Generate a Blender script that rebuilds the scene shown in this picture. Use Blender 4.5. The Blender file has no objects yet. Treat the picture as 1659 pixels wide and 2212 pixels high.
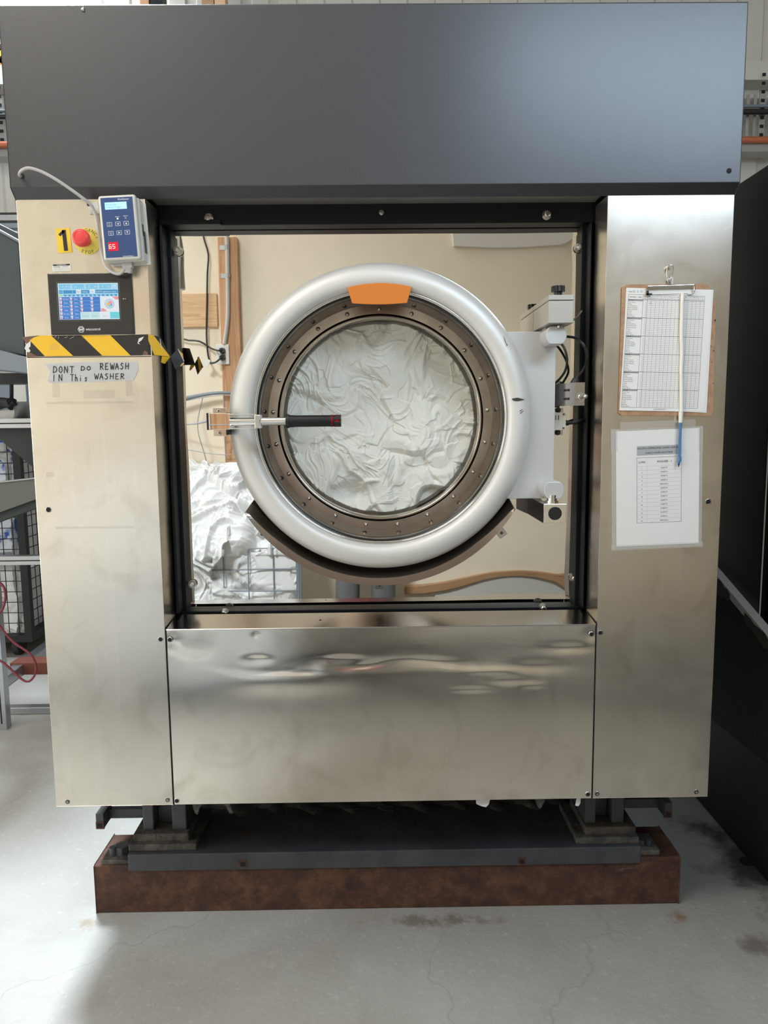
import bpy, math, random
import numpy as np
from mathutils import Matrix, Vector
PI = math.pi
random.seed(4)
C = bpy.context.scene.collection
sc = bpy.context.scene

# ---------------------------------------------------------------- camera
CAM = np.array([-.0089, -1.8745, 1.4266]); PITCH, YAW, ROLL, FPX = .1204, .0097, -.0102, 1600.0
fw = np.array([math.sin(YAW)*math.cos(PITCH), math.cos(YAW)*math.cos(PITCH), -math.sin(PITCH)])
rt0 = np.cross(fw, [0, 0, 1]); rt0 /= np.linalg.norm(rt0); up0 = np.cross(rt0, fw)
rt = rt0*math.cos(ROLL)+up0*math.sin(ROLL); up = -rt0*math.sin(ROLL)+up0*math.cos(ROLL)
cd = bpy.data.cameras.new('camera'); cam = bpy.data.objects.new('camera', cd); C.objects.link(cam); sc.camera = cam
cd.sensor_width = 36; cd.lens = FPX*36/2212; cd.clip_start = .01; cd.clip_end = 100
cam.matrix_world = Matrix(((rt[0], up[0], -fw[0], CAM[0]), (rt[1], up[1], -fw[1], CAM[1]), (rt[2], up[2], -fw[2], CAM[2]), (0, 0, 0, 1)))
# ---------------------------------------------------------------- view, world, lights
sc.view_settings.view_transform = 'Standard'; sc.view_settings.look = 'None'
sc.view_settings.gamma = 1; sc.view_settings.use_curve_mapping = False
sc.view_settings.exposure = 0.0
w = bpy.data.worlds.new('world'); sc.world = w; w.use_nodes = True
w.node_tree.nodes['Background'].inputs[0].default_value = (.62, .72, .85, 1)
w.node_tree.nodes['Background'].inputs[1].default_value = .2
def area(name, loc, target, sx, sy, power, col, spread=180):
    l = bpy.data.lights.new(name, 'AREA'); l.shape = 'RECTANGLE'; l.size = sx; l.size_y = sy; l.energy = power; l.color = col; l.spread = math.radians(spread)
    o = bpy.data.objects.new(name, l); C.objects.link(o); o.location = loc
    o.rotation_euler = (Vector(target)-Vector(loc)).to_track_quat('-Z', 'Y').to_euler(); return o
area('skylight_aisle', (-1.75, 2.0, 4.68), (-1.35, -.3, 0), .9, .9, 135, (.80, .91, 1), 84)
area('skylight_rear', (-2.4, 3.0, 4.68), (-2.4, 3.2, 0), 1.2, .8, 42, (.84, .92, 1))
area('skylight_front', (-1.2, -.9, 4.68), (-1.0, -.9, 0), 2.4, 1.3, 24, (1, .965, .91))
area('drum_fill', (-1.6, -2.24, 4.22), (-.1, .3, 1.0), 2.8, .7, 88, (1, .975, .93))  # added fill lamp high behind the camera, brightens the drum linen
area('daylight_window', (1.5, -2.27, 3.15), (1.35, 0, 2.6), 1.7, .75, 50, (.66, .82, 1))
area('daylight_door', (-4.3, -.9, 1.6), (0, -1.3, 1.2), 2.0, 2.6, 80, (.99, .98, .96))

# ---------------------------------------------------------------- pixel -> place
def ray(px, py): return fw+rt*(px-829.5)/FPX-up*(py-1106)/FPX
def P(px, py, y):
    d = ray(px, py); t = (y-CAM[1])/d[1]; q = CAM+d*t; return (float(q[0]), y, float(q[2]))
def F(px, py, z=0.):
    d = ray(px, py); t = (z-CAM[2])/d[2]; q = CAM+d*t; return (float(q[0]), float(q[1]), z)
PL = .16                                          # y of the polished tub front
def W(px, py, yw=-2.3):                           # where a thing seen in the polished plate really stands
    q = P(px, py, 2*PL-yw); return (q[0], yw, q[2])
def rect(tl, tr, br, bl, y):
    a, b, c, d = [np.array(P(*p, y)) for p in (tl, tr, br, bl)]
    ce = (a+b+c+d)/4; u = (b-a+c-d)/2; v = (a-d+b-c)/2
    return ce[0], ce[2], np.linalg.norm(u), np.linalg.norm(v), math.atan2(u[2], u[0])

# ---------------------------------------------------------------- materials
MT = {}
def mat(name, col, rough=.5, metal=0., bump=None, **k):
    m = bpy.data.materials.new(name); m.use_nodes = True; MT[name] = m
    nt = m.node_tree; b = nt.nodes['Principled BSDF']
    b.inputs['Base Color'].default_value = (*col, 1); b.inputs['Roughness'].default_value = rough; b.inputs['Metallic'].default_value = metal
    for kk, v in k.items():
        if kk == 'emit': b.inputs['Emission Color'].default_value = (*v[:3], 1); b.inputs['Emission Strength'].default_value = v[3]
        elif kk == 'coat': b.inputs['Coat Weight'].default_value = v[0]; b.inputs['Coat Roughness'].default_value = v[1]
        elif kk == 'aniso': b.inputs['Anisotropic'].default_value = v
        elif kk == 'spec': b.inputs['Specular IOR Level'].default_value = v
        elif kk == 'trans': b.inputs['Transmission Weight'].default_value = v
        elif kk == 'alpha': b.inputs['Alpha'].default_value = v
        elif kk == 'sss': b.inputs['Sheen Weight'].default_value = v
    if bump: add_bump(m, *bump)
    return m
def tc(nt, scale=(1, 1, 1)):
    t = nt.nodes.new('ShaderNodeTexCoord'); mp = nt.nodes.new('ShaderNodeMapping'); mp.inputs['Scale'].default_value = scale
    nt.links.new(t.outputs['Object'], mp.inputs['Vector']); return mp.outputs['Vector']
def noise(nt, vec, scale, detail=4, rough=.55, dist=0):
    n = nt.nodes.new('ShaderNodeTexNoise'); n.inputs['Scale'].default_value = scale; n.inputs['Detail'].default_value = detail
    n.inputs['Roughness'].default_value = rough; n.inputs['Distortion'].default_value = dist; nt.links.new(vec, n.inputs['Vector']); return n.outputs['Fac']
def ramp(nt, fac, stops):
    r = nt.nodes.new('ShaderNodeValToRGB'); e = r.color_ramp.elements
    while len(e) < len(stops): e.new(.5)
    for i, (p, c) in enumerate(stops): e[i].position = p; e[i].color = (*c, 1) if len(c) == 3 else c
    nt.links.new(fac, r.inputs['Fac']); return r.outputs['Color']
def mixc(nt, fac, a, b, mode='MIX'):
    m = nt.nodes.new('ShaderNodeMix'); m.data_type = 'RGBA'; m.blend_type = mode
    for k, v in ((0, fac), (6, a), (7, b)):
        if isinstance(v, (int, float)): m.inputs[k].default_value = v
        elif isinstance(v, tuple): m.inputs[k].default_value = (*v, 1)
        else: nt.links.new(v, m.inputs[k])
    return m.outputs[2]
def add_bump(m, scale, strength, dist=.002, sc3=(1, 1, 1), detail=3):
    nt = m.node_tree; b = nt.nodes['Principled BSDF']; f = noise(nt, tc(nt, sc3), scale, detail)
    bp = nt.nodes.new('ShaderNodeBump'); bp.inputs['Strength'].default_value = strength; bp.inputs['Distance'].default_value = dist
    nt.links.new(f, bp.inputs['Height'])
    if b.inputs['Normal'].is_linked: nt.links.new(b.inputs['Normal'].links[0].from_socket, bp.inputs['Normal'])
    nt.links.new(bp.outputs[0], b.inputs['Normal'])
def colnoise(m, scale, stops, sc3=(1, 1, 1), detail=5, rough=.6, dist=0):
    nt = m.node_tree; c = ramp(nt, noise(nt, tc(nt, sc3), scale, detail, rough, dist), stops)
    nt.links.new(c, nt.nodes['Principled BSDF'].inputs['Base Color']); return c
def roughnoise(m, scale, a, b_, sc3=(1, 1, 1)):
    nt = m.node_tree; c = ramp(nt, noise(nt, tc(nt, sc3), scale, 3, .5), [(.35, (a,)*3), (.68, (b_,)*3)])
    nt.links.new(c, nt.nodes['Principled BSDF'].inputs['Roughness'])

for nm, c1, c2, r1, r2 in (('panel_steel', (.80, .74, .655), (.70, .645, .57), .20, .32), ('lower_steel', (.90, .835, .735), (.81, .75, .66), .15, .25)):
    m = mat(nm, (.72, .68, .62), .3, 1, aniso=.45)
    colnoise(m, 3.2, [(.30, c2), (.70, c1)], (1, 1, .5), 5, .55, .6)
    roughnoise(m, 2.4, r1, r2, (1, 1, 1.4)); nt = m.node_tree; bs = nt.nodes['Principled BSDF']; c0 = bs.inputs['Base Color'].links[0].from_socket
    sm = ramp(nt, noise(nt, tc(nt, (1, 1, 1)), 7, 7, .62, .8), [(.50, (0, 0, 0)), (.74, (.5,)*3)]); c0 = mixc(nt, sm, c0, (.50, .44, .36))
    st_ = ramp(nt, noise(nt, tc(nt, (16, 1, 1.0)), 2.2, 4, .6), [(.56, (0, 0, 0)), (.74, (.30,)*3)]); nt.links.new(mixc(nt, st_, c0, (.86, .84, .80)), bs.inputs['Base Color'])
    add_bump(m, 260, .035, .0006, (.06, 1, 2.6), 2)
    add_bump(m, 2.0, .3, .004, (.45, 1, 2.2), 0)
m = mat('mirror_steel', (.89, .845, .775), .014, 1)
mat('trim_steel', (.52, .49, .46), .17, 1, (120, .05, .001))
m = mat('chrome', (.78, .76, .73), .1, 1)
mat('bolt_steel', (.62, .60, .56), .2, 1)
mat('dark_chrome', (.58, .53, .47), .14, 1)
m = mat('cone_steel', (.30, .265, .23), .12, 1); colnoise(m, 7, [(.3, (.13, .115, .10)), (.7, (.29, .255, .22))], (1, 1, 1))
m = mat('flange_steel', (.5, .44, .38), .3, 1); colnoise(m, 9, [(.3, (.40, .345, .30)), (.7, (.60, .54, .47))], (1, 1, 1))
mat('hood_paint', (.031, .032, .037), .38, .2, (620, .45, .0016), coat=(.7, .28))
mat('black_paint', (.006, .007, .010), .45, 0, (300, .1, .001), spec=.25)
mat('dark_void', (.006, .006, .007), .8)
mat('silver_paint', (.72, .705, .67), .46, .3, (700, .25, .0008))
mat('arm_silver', (.60, .60, .60), .45, .35, (900, .06, .0006))
mat('cast_grey', (.50, .47, .42), .45, .5, (250, .25, .001))
mat('black_plastic', (.012, .012, .013), .38)
mat('gloss_black', (.016, .015, .014), .12)
mat('screen_bezel', (.028, .026, .025), .22)
mat('carbon', (.007, .007, .008), .33)
mat('red_anodised', (.45, .012, .03), .25, .8)
mat('orange_plastic', (.72, .215, .025), .5, 0, (500, .15, .0005))
mat('yellow_vinyl', (.80, .55, .045), .4)
mat('yellow_disc', (.74, .64, .12), .4)
mat('tape_yellow', (.83, .49, .03), .28, 0, (60, .25, .002))
mat('tape_black', (.018, .016, .015), .42, 0, (60, .3, .002))
mat('tape_brown', (.16, .085, .06), .6); mat('torn_glint_white', (.70, .68, .66), .7)
mat('red_button', (.78, .06, .055), .35)
mat('white_plastic', (.72, .71, .67), .42)
mat('controller_case', (.64, .62, .56), .45)
mat('controller_blue', (.028, .065, .19), .4)
mat('white_ink', (.85, .87, .9), .5); mat('black_ink', (.012, .012, .014), .55); mat('grey_ink', (.33, .33, .33), .6); mat('line_ink', (.16, .16, .16), .6)
mat('lcd_blue', (.30, .55, .78), .3, emit=(.36, .66, .95, .75)); mat('lcd_ink', (.13, .28, .50), .5, emit=(.12, .28, .52, .5))
mat('led_window', (.25, .005, .015), .3, emit=(.75, .0, .03, .75)); mat('led_lit', (.9, .4, .35), .3, emit=(1, .42, .38, 1.3))
mat('led_green', (.7, .95, .6), .3, emit=(.72, 1, .62, 1.2))
for nm, c in (('s_white', (.86, .93, 1)), ('s_sky', (.23, .66, .93)), ('s_lblue', (.45, .80, .97)), ('s_blue', (.05, .22, .68)), ('s_dblue', (.045, .33, .66)),
              ('s_teal', (.58, .88, .90)), ('s_cyan', (.15, .75, .85)), ('s_pink', (.92, .36, .42)), ('s_green', (.38, .85, .35)), ('s_violet', (.42, .40, .80)), ('s_navy', (.08, .16, .30)), ('s_orange', (.95, .58, .2)), ('s_grey', (.35, .5, .55))):
    mat(nm, (.01, .01, .01), .25, emit=(*c, .82))
mat('paper', (.84, .81, .765), .6, 0, (18, .15, .003)); mat('laminate_paper', (.82, .785, .75), .35, 0, (14, .2, .004))
m = mat('laminate', (.8, .8, .78), .12, alpha=.22)
m = mat('duct_tape', (.56, .55, .545), .42, 0, (40, .4, .003), alpha=.9)
m = mat('hardboard', (.42, .24, .13), .6); colnoise(m, 60, [(.35, (.36, .20, .11)), (.65, (.47, .28, .155))])
mat('cable_grey', (.47, .46, .44), .45); mat('cable_black', (.01, .01, .011), .3)
mat('string_white', (.80, .77, .69), .8, 0, (300, .3, .001))
m = mat('pen_blue', (.16, .38, .68), .12, trans=.55); mat('pen_tip', (.01, .02, .16), .3); mat('pen_ink', (.01, .02, .09), .4)
m = mat('base_paint', (.085, .09, .095), .45, 0, (90, .35, .003)); colnoise(m, 9, [(.27, (.055, .035, .022)), (.42, (.045, .048, .053)), (.78, (.085, .088, .09))], (1, 1, 1), 8, .7)
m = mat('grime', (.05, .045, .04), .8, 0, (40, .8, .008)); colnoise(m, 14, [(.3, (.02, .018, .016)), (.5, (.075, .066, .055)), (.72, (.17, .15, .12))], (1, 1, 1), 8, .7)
m = mat('rust', (.1, .04, .02), .75, 0, (120, .6, .004)); c1 = colnoise(m, 22, [(.28, (.02, .011, .008)), (.5, (.072, .028, .016)), (.72, (.15, .068, .035))], (1, 1, 1), 9, .72)
nt = m.node_tree; c2 = ramp(nt, noise(nt, tc(nt, (1.2, 3, 9)), 5, 8, .75), [(.63, (0, 0, 0)), (.70, (1, 1, 1))]); nt.links.new(mixc(nt, c2, c1, (.13, .12, .115)), nt.nodes['Principled BSDF'].inputs['Base Color'])
# concrete floor
m = mat('concrete', (.5, .5, .48), .5); nt = m.node_tree; b = nt.nodes['Principled BSDF']; v = tc(nt)
c = ramp(nt, noise(nt, v, 1.3, 8, .62, .4), [(.3, (.29, .272, .24)), (.5, (.35, .34, .315)), (.7, (.415, .415, .395))])
c = mixc(nt, ramp(nt, noise(nt, v, 38, 6, .75), [(.57, (0, 0, 0)), (.72, (.45,)*3)]), c, (.62, .61, .58))
c = mixc(nt, ramp(nt, noise(nt, v, 110, 3, .7), [(.66, (0, 0, 0)), (.74, (.6,)*3)]), c, (.10, .09, .08))
vv = nt.nodes.new('ShaderNodeVectorMath'); vv.operation = 'ADD'; vn = nt.nodes.new('ShaderNodeTexNoise'); vn.inputs['Scale'].default_value = 5; nt.links.new(v, vn.inputs['Vector'])
vs = nt.nodes.new('ShaderNodeVectorMath'); vs.operation = 'SCALE'; vs.inputs['Scale'].default_value = .28; nt.links.new(vn.outputs['Color'], vs.inputs[0]); nt.links.new(v, vv.inputs[0]); nt.links.new(vs.outputs[0], vv.inputs[1])
vo = nt.nodes.new('ShaderNodeTexVoronoi'); vo.feature = 'DISTANCE_TO_EDGE'; vo.inputs['Scale'].default_value = .85; nt.links.new(vv.outputs[0], vo.inputs['Vector'])
c = mixc(nt, ramp(nt, vo.outputs['Distance'], [(0, (.35,)*3), (.003, (0, 0, 0))]), c, (.20, .19, .17))
def stain_shade(c, x, y, rx, ry, col, amt, ns=9):
    g = nt.nodes.new('ShaderNodeVectorMath'); g.operation = 'SUBTRACT'; nt.links.new(v, g.inputs[0]); g.inputs[1].default_value = (x, y, 0)
    s = nt.nodes.new('ShaderNodeVectorMath'); s.operation = 'DIVIDE'; nt.links.new(g.outputs[0], s.inputs[0]); s.inputs[1].default_value = (rx, ry, 1)
    l = nt.nodes.new('ShaderNodeVectorMath'); l.operation = 'LENGTH'; nt.links.new(s.outputs[0], l.inputs[0])
    a = nt.nodes.new('ShaderNodeMath'); a.operation = 'MULTIPLY_ADD'; nt.links.new(noise(nt, v, ns, 7, .7), a.inputs[0]); a.inputs[1].default_value = 1.4; nt.links.new(l.outputs['Value'], a.inputs[2])
    return mixc(nt, ramp(nt, a.outputs[0], [(.0, (1,)*3), (.55, (1,)*3), (.62, (0,)*3)] if 0 else [(.75, (amt,)*3), (1.6, (0,)*3)]), c, col)
c = stain_shade(c, .15, .10, .55, .10, (.17, .155, .13), .85, 14)
c = stain_shade(c, .85, .10, .14, .09, (.24, .13, .05), .8, 16)
c = stain_shade(c, -.86, .12, .10, .10, (.28, .21, .14), .7, 16)
c = stain_shade(c, -.38, -.30, .16, .07, (.34, .27, .16), .75, 22)
c = stain_shade(c, 1.0, -.02, .20, .18, (.15, .13, .11), .8, 6)
c = stain_shade(c, 1.22, .38, .60, 1.1, (.04, .04, .04), .92, 4)  # neighbour machine's shade, with some real dirt, painted into the concrete
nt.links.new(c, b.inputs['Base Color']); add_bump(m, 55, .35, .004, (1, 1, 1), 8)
nt.links.new(ramp(nt, noise(nt, v, 3, 6), [(.35, (.34,)*3), (.65, (.6,)*3)]), b.inputs['Roughness'])
m = mat('cream_wall', (.78, .70, .56), .6, 0, (7, .12, .01)); colnoise(m, 2.2, [(.3, (.75, .67, .53)), (.7, (.82, .74, .60))])
mat('white_board', (.66, .64, .60), .5); mat('cladding', (.60, .58, .53), .55); mat('ceiling_sheet', (.45, .45, .44), .6)
for nm, a, b_ in (('pine', (.70, .47, .27), (.52, .31, .16)), ('stud_wood', (.58, .33, .17), (.42, .21, .10)), ('rail_wood', (.46, .27, .14), (.30, .16, .08))):
    m = mat(nm, a, .6); colnoise(m, 6, [(.3, b_), (.5, a), (.62, b_), (.75, a)], (.35, 1, 9) if nm != 'stud_wood' else (9, 1, .35), 4, .6, 1.2)
m = mat('linen', (.80, .80, .79), .85, 0, (26, .35, .006)); m2 = mat('drum_linen', (.87, .85, .82), .85, 0, (34, .45, .005))
mat('blue_linen', (.10, .18, .50), .85, 0, (20, .5, .01))
mat('wire_grey', (.30, .32, .35), .4, .6); mat('tube_bluegrey', (.17, .20, .235), .45); mat('alu', (.40, .42, .45), .3, .85)
mat('slate_paint', (.042, .058, .066), .38, 0, (40, .2, .004)); mat('dark_green', (.015, .024, .02), .6)
mat('machine_grey', (.009, .009, .0088), .33, 0, spec=.25); mat('skirt_green', (.020, .026, .022), .7, 0, (30, .4, .004), spec=.2); mat('black_steel', (.007, .007, .007), .6)
mat('copper', (.50, .16, .08), .4, .3); mat('galv', (.38, .38, .375), .4, .6); mat('hose_red', (.18, .02, .035), .45); mat('brick_red', (.17, .05, .03), .8)
mat('rubber', (.02, .02, .02), .7); mat('trouser_grey', (.16, .165, .17), .9, 0, (50, .4, .004)); mat('shirt_red', (.20, .04, .05), .85); mat('skin', (.55, .34, .25), .55); mat('hair', (.05, .03, .02), .6); mat('shoe', (.03, .03, .03), .6)
m = mat('belt', (.10, .105, .09), .6)
# door glass: clear pane with a faint green tint
m = bpy.data.materials.new('door_glass'); m.use_nodes = True; MT['door_glass'] = m; nt = m.node_tree; nt.nodes.clear()
o_ = nt.nodes.new('ShaderNodeOutputMaterial'); mx = nt.nodes.new('ShaderNodeMixShader'); tr = nt.nodes.new('ShaderNodeBsdfTransparent'); gl = nt.nodes.new('ShaderNodeBsdfGlossy'); fr = nt.nodes.new('ShaderNodeMath'); lw = nt.nodes.new('ShaderNodeLayerWeight'); lw.inputs[0].default_value = .5; pw = nt.nodes.new('ShaderNodeMath'); pw.operation = 'POWER'; pw.inputs[1].default_value = 4; nt.links.new(lw.outputs['Facing'], pw.inputs[0]); fr.operation = 'MULTIPLY_ADD'; fr.inputs[1].default_value = .6; fr.inputs[2].default_value = .045; nt.links.new(pw.outputs[0], fr.inputs[0])
tr.inputs[0].default_value = (.97, .985, .96, 1); gl.inputs['Roughness'].default_value = .02; 
nt.links.new(fr.outputs[0], mx.inputs[0]); nt.links.new(tr.outputs[0], mx.inputs[1]); nt.links.new(gl.outputs[0], mx.inputs[2]); nt.links.new(mx.outputs[0], o_.inputs[0])

# ---------------------------------------------------------------- mesh builder
class MB:
    def __init__(s, m='chrome'): s.v = []; s.f = []; s.mi = []; s.sm = []; s.mats = []; s.cur = m
    def m(s, name): s.cur = name; return s
    def _i(s):
        if s.cur not in s.mats: s.mats.append(s.cur)
        return s.mats.index(s.cur)
    def add(s, vs, fs, smooth=False):
        n = len(s.v); i = s._i(); s.v += [tuple(map(float, p)) for p in vs]
        for f in fs: s.f.append([a+n for a in f]); s.mi.append(i); s.sm.append(smooth)
        return s
    def box(s, x0, x1, y0, y1, z0, z1):
        return s.add([(x, y, z) for x in (x0, x1) for y in (y0, y1) for z in (z0, z1)], [(0, 1, 3, 2), (4, 6, 7, 5), (0, 4, 5, 1), (2, 3, 7, 6), (0, 2, 6, 4), (1, 5, 7, 3)])
    def prism(s, pts, y0, y1):          # outline in x,z, swept along y
        n = len(pts); vs = [(p[0], y0, p[1]) for p in pts]+[(p[0], y1, p[1]) for p in pts]
        return s.add(vs, [list(range(n)), list(range(2*n-1, n-1, -1))]+[(i, i+n, (i+1) % n+n, (i+1) % n) for i in range(n)])
    def sweep(s, prof, a, b, axis):      # profile in the plane across an axis
        n = len(prof); vs = []
        for t in (a, b):
            for p in prof: vs.append({'x': (t, p[0], p[1]), 'y': (p[0], t, p[1]), 'z': (p[0], p[1], t)}[axis])
        return s.add(vs, [list(range(n)), list(range(2*n-1, n-1, -1))]+[(i, (i+1) % n, (i+1) % n+n, i+n) for i in range(n)])
    def poly(s, pts, y=0.): return s.add([(p[0], y, p[1]) for p in pts], [list(range(len(pts)))])
    def cyl(s, p0, p1, r0, r1=None, n=24, caps=True, smooth=True):
        r1 = r0 if r1 is None else r1; p0 = Vector(p0); p1 = Vector(p1); d = (p1-p0).normalized()
        a = d.orthogonal().normalized(); b = d.cross(a); vs = []
        for p, r in ((p0, r0), (p1, r1)):
            for i in range(n): t = 2*PI*i/n; vs.append(p+a*math.cos(t)*r+b*math.sin(t)*r)
        s.add(vs, [(i, (i+1) % n, (i+1) % n+n, i+n) for i in range(n)], smooth)
        if caps: s.add([vs[i] for i in range(n)], [list(range(n))]); s.add([vs[i+n] for i in range(n)], [list(range(n))])
        return s
    def tube(s, path, r, n=10, closed=False, cyc=3):
        pts = [Vector(p) for p in path]
        if cyc > 1 and len(pts) > 2:      # Catmull-Rom
            q = []; N = len(pts); rng = range(N if closed else N-1)
            for i in rng:
                p0, p1, p2, p3 = (pts[(i-1) % N], pts[i], pts[(i+1) % N], pts[(i+2) % N]) if closed else (pts[max(i-1, 0)], pts[i], pts[i+1], pts[min(i+2, N-1)])
                for k in range(cyc):
                    t = k/cyc; q.append(.5*((2*p1)+(p2-p0)*t+(2*p0-5*p1+4*p2-p3)*t*t+(3*p1-p0-3*p2+p3)*t**3))
            if not closed: q.append(pts[-1])
            pts = q
        vs = []; N = len(pts); a = None
        for i, p in enumerate(pts):
            d = (pts[(i+1) % N]-pts[i-1]) if closed else (pts[min(i+1, N-1)]-pts[max(i-1, 0)])
            d.normalize(); a = d.orthogonal().normalized() if a is None else (a-d*a.dot(d)).normalized(); b = d.cross(a)
            for k in range(n): t = 2*PI*k/n; vs.append(p+a*math.cos(t)*r+b*math.sin(t)*r)
        fs = [(i*n+k, i*n+(k+1) % n, ((i+1) % N)*n+(k+1) % n, ((i+1) % N)*n+k) for i in range(N if closed else N-1) for k in range(n)]
        s.add(vs, fs, True)
        if not closed: s.add(vs[:n], [list(range(n))]); s.add(vs[-n:], [list(range(n))])
        return s
    def lathe(s, prof, cx, cz, n=128, a0=0, a1=2*PI, closed_prof=False, smooth=True):   # profile (r, y) about an axis along y
        full = abs(a1-a0-2*PI) < 1e-6; k = n if full else n+1; M = len(prof); vs = []
        for i in range(k):
            t = a0+(a1-a0)*i/n
            for r, y in prof: vs.append((cx+r*math.cos(t), y, cz+r*math.sin(t)))
        fs = []
        for i in range(n):
            j = (i+1) % k
            for q in range(M if closed_prof else M-1): fs.append((i*M+q, i*M+(q+1) % M, j*M+(q+1) % M, j*M+q))
        s.add(vs, fs, smooth)
        if not full and closed_prof: s.add(vs[:M], [list(range(M))]); s.add(vs[-M:], [list(range(M))])
        return s
    def disc(s, x, z, r, y, n=24, ry=None): return s.poly([(x+r*math.cos(2*PI*i/n), z+(ry or r)*math.sin(2*PI*i/n)) for i in range(n)], y)
    def hexbolt(s, x, y, z, r, h, ang=.2):
        s.cyl((x, y, z), (x, y-h*.25, z), r*1.35, n=24, smooth=False)
        pts = [(x+r*math.cos(ang+i*PI/3), z+r*math.sin(ang+i*PI/3)) for i in range(6)]; s.prism(pts, y-h*.22, y-h)
        return s.cyl((x, y-h, z), (x, y-h-.0015, z), r*.8, r*.6, n=18)
    def text(s, txt, x, z, h, y=0., width=None, align='c', rot=0.):
        cu = bpy.data.curves.new('t', 'FONT'); cu.body = txt; cu.size = 1; cu.resolution_u = 2
        o = bpy.data.objects.new('t', cu); C.objects.link(o); bpy.context.view_layer.update()
        me = bpy.data.meshes.new_from_object(o.evaluated_get(bpy.context.evaluated_depsgraph_get()))
        vs = np.array([v.co[:2] for v in me.vertices]) if len(me.vertices) else np.zeros((0, 2)); fs = [list(p.vertices) for p in me.polygons]
        bpy.data.objects.remove(o); bpy.data.curves.remove(cu); bpy.data.meshes.remove(me)
        if not len(vs): return s
        x0, x1 = vs[:, 0].min(), vs[:, 0].max(); k = h/.69; kx = (width/(x1-x0)) if width else k*.95
        W_ = (x1-x0)*kx; off = {'c': -W_/2, 'l': 0, 'r': -W_}[align]
        X = (vs[:, 0]-x0)*kx+off; Z = vs[:, 1]*k-h/2; c, q = math.cos(rot), math.sin(rot)
        return s.add([(x+a*c-b*q, y, z+a*q+b*c) for a, b in zip(X, Z)], fs)
    def stroke(s, pts, wd, y=0.):       # flat pen stroke in x,z
        for (a, b) in zip(pts[:-1], pts[1:]):
            a = np.array(a, float); b = np.array(b, float); d = b-a; L = np.linalg.norm(d)
            if L < 1e-9: continue
            d /= L; n = np.array([-d[1], d[0]])*wd/2; a2 = a-d*wd*.35; b2 = b+d*wd*.35
            s.poly([a2+n, b2+n, b2-n, a2-n], y)
        return s
    def q(s, x0, x1, z0, z1, y=0.): return s.poly([(x0, z0), (x1, z0), (x1, z1), (x0, z1)], y)
    def build(s, name, parent=None, loc=None, rot=None, bevel=0, seg=2, sub=0):
        me = bpy.data.meshes.new(name); me.from_pydata(s.v, [], s.f)
        for nm in s.mats: me.materials.append(MT[nm])
        me.polygons.foreach_set('material_index', s.mi); me.polygons.foreach_set('use_smooth', s.sm); me.update()
        o = bpy.data.objects.new(name, me); C.objects.link(o)
        if parent: o.parent = parent
        if loc is not None: o.location = loc
        if rot is not None: o.rotation_euler = rot
        if bevel:
            md = o.modifiers.new('bevel', 'BEVEL'); md.width = bevel; md.segments = seg; md.limit_method = 'ANGLE'; md.angle_limit = .7; md.use_clamp_overlap = True
        if sub: md = o.modifiers.new('sub', 'SUBSURF'); md.levels = sub; md.render_levels = sub
        return o
def tag(o, label, cat, group=None, kind=None):
    o['label'] = label; o['category'] = cat
    if group: o['group'] = group
    if kind: o['kind'] = kind
    return o
def struct(o, **k): o['kind'] = 'structure'; return o
def thing(name, label, cat, loc=(0, 0, 0), rot=(0, 0, 0), group=None):
    o = bpy.data.objects.new(name, None); C.objects.link(o); o.location = loc; o.rotation_euler = rot; o.empty_display_size = .05
    return tag(o, label, cat, group)
def copyo(o, loc, parent=None, name=None):
    c = o.copy(); C.objects.link(c); c.location = loc
    if parent: c.parent = parent
    return c
def grid_obj(name, m, X, Y, Z, parent=None, smooth=True):
    r, c = X.shape; me = bpy.data.meshes.new(name)
    co = np.stack([X, Y, Z], -1).reshape(-1, 3).astype(np.float32); i = np.arange(r*c).reshape(r, c)
    f = np.stack([i[:-1, :-1], i[:-1, 1:], i[1:, 1:], i[1:, :-1]], -1).reshape(-1, 4)
    me.vertices.add(len(co)); me.vertices.foreach_set('co', co.ravel()); me.loops.add(f.size); me.loops.foreach_set('vertex_index', f.ravel().astype(np.int32))
    me.polygons.add(len(f)); me.polygons.foreach_set('loop_start', np.arange(0, f.size, 4, dtype=np.int32)); me.update(calc_edges=True)
    me.polygons.foreach_set('use_smooth', np.ones(len(f), bool) if smooth else np.zeros(len(f), bool)); me.materials.append(MT[m]); me.update()
    o = bpy.data.objects.new(name, me); C.objects.link(o)
    if parent: o.parent = parent
    return o
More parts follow.
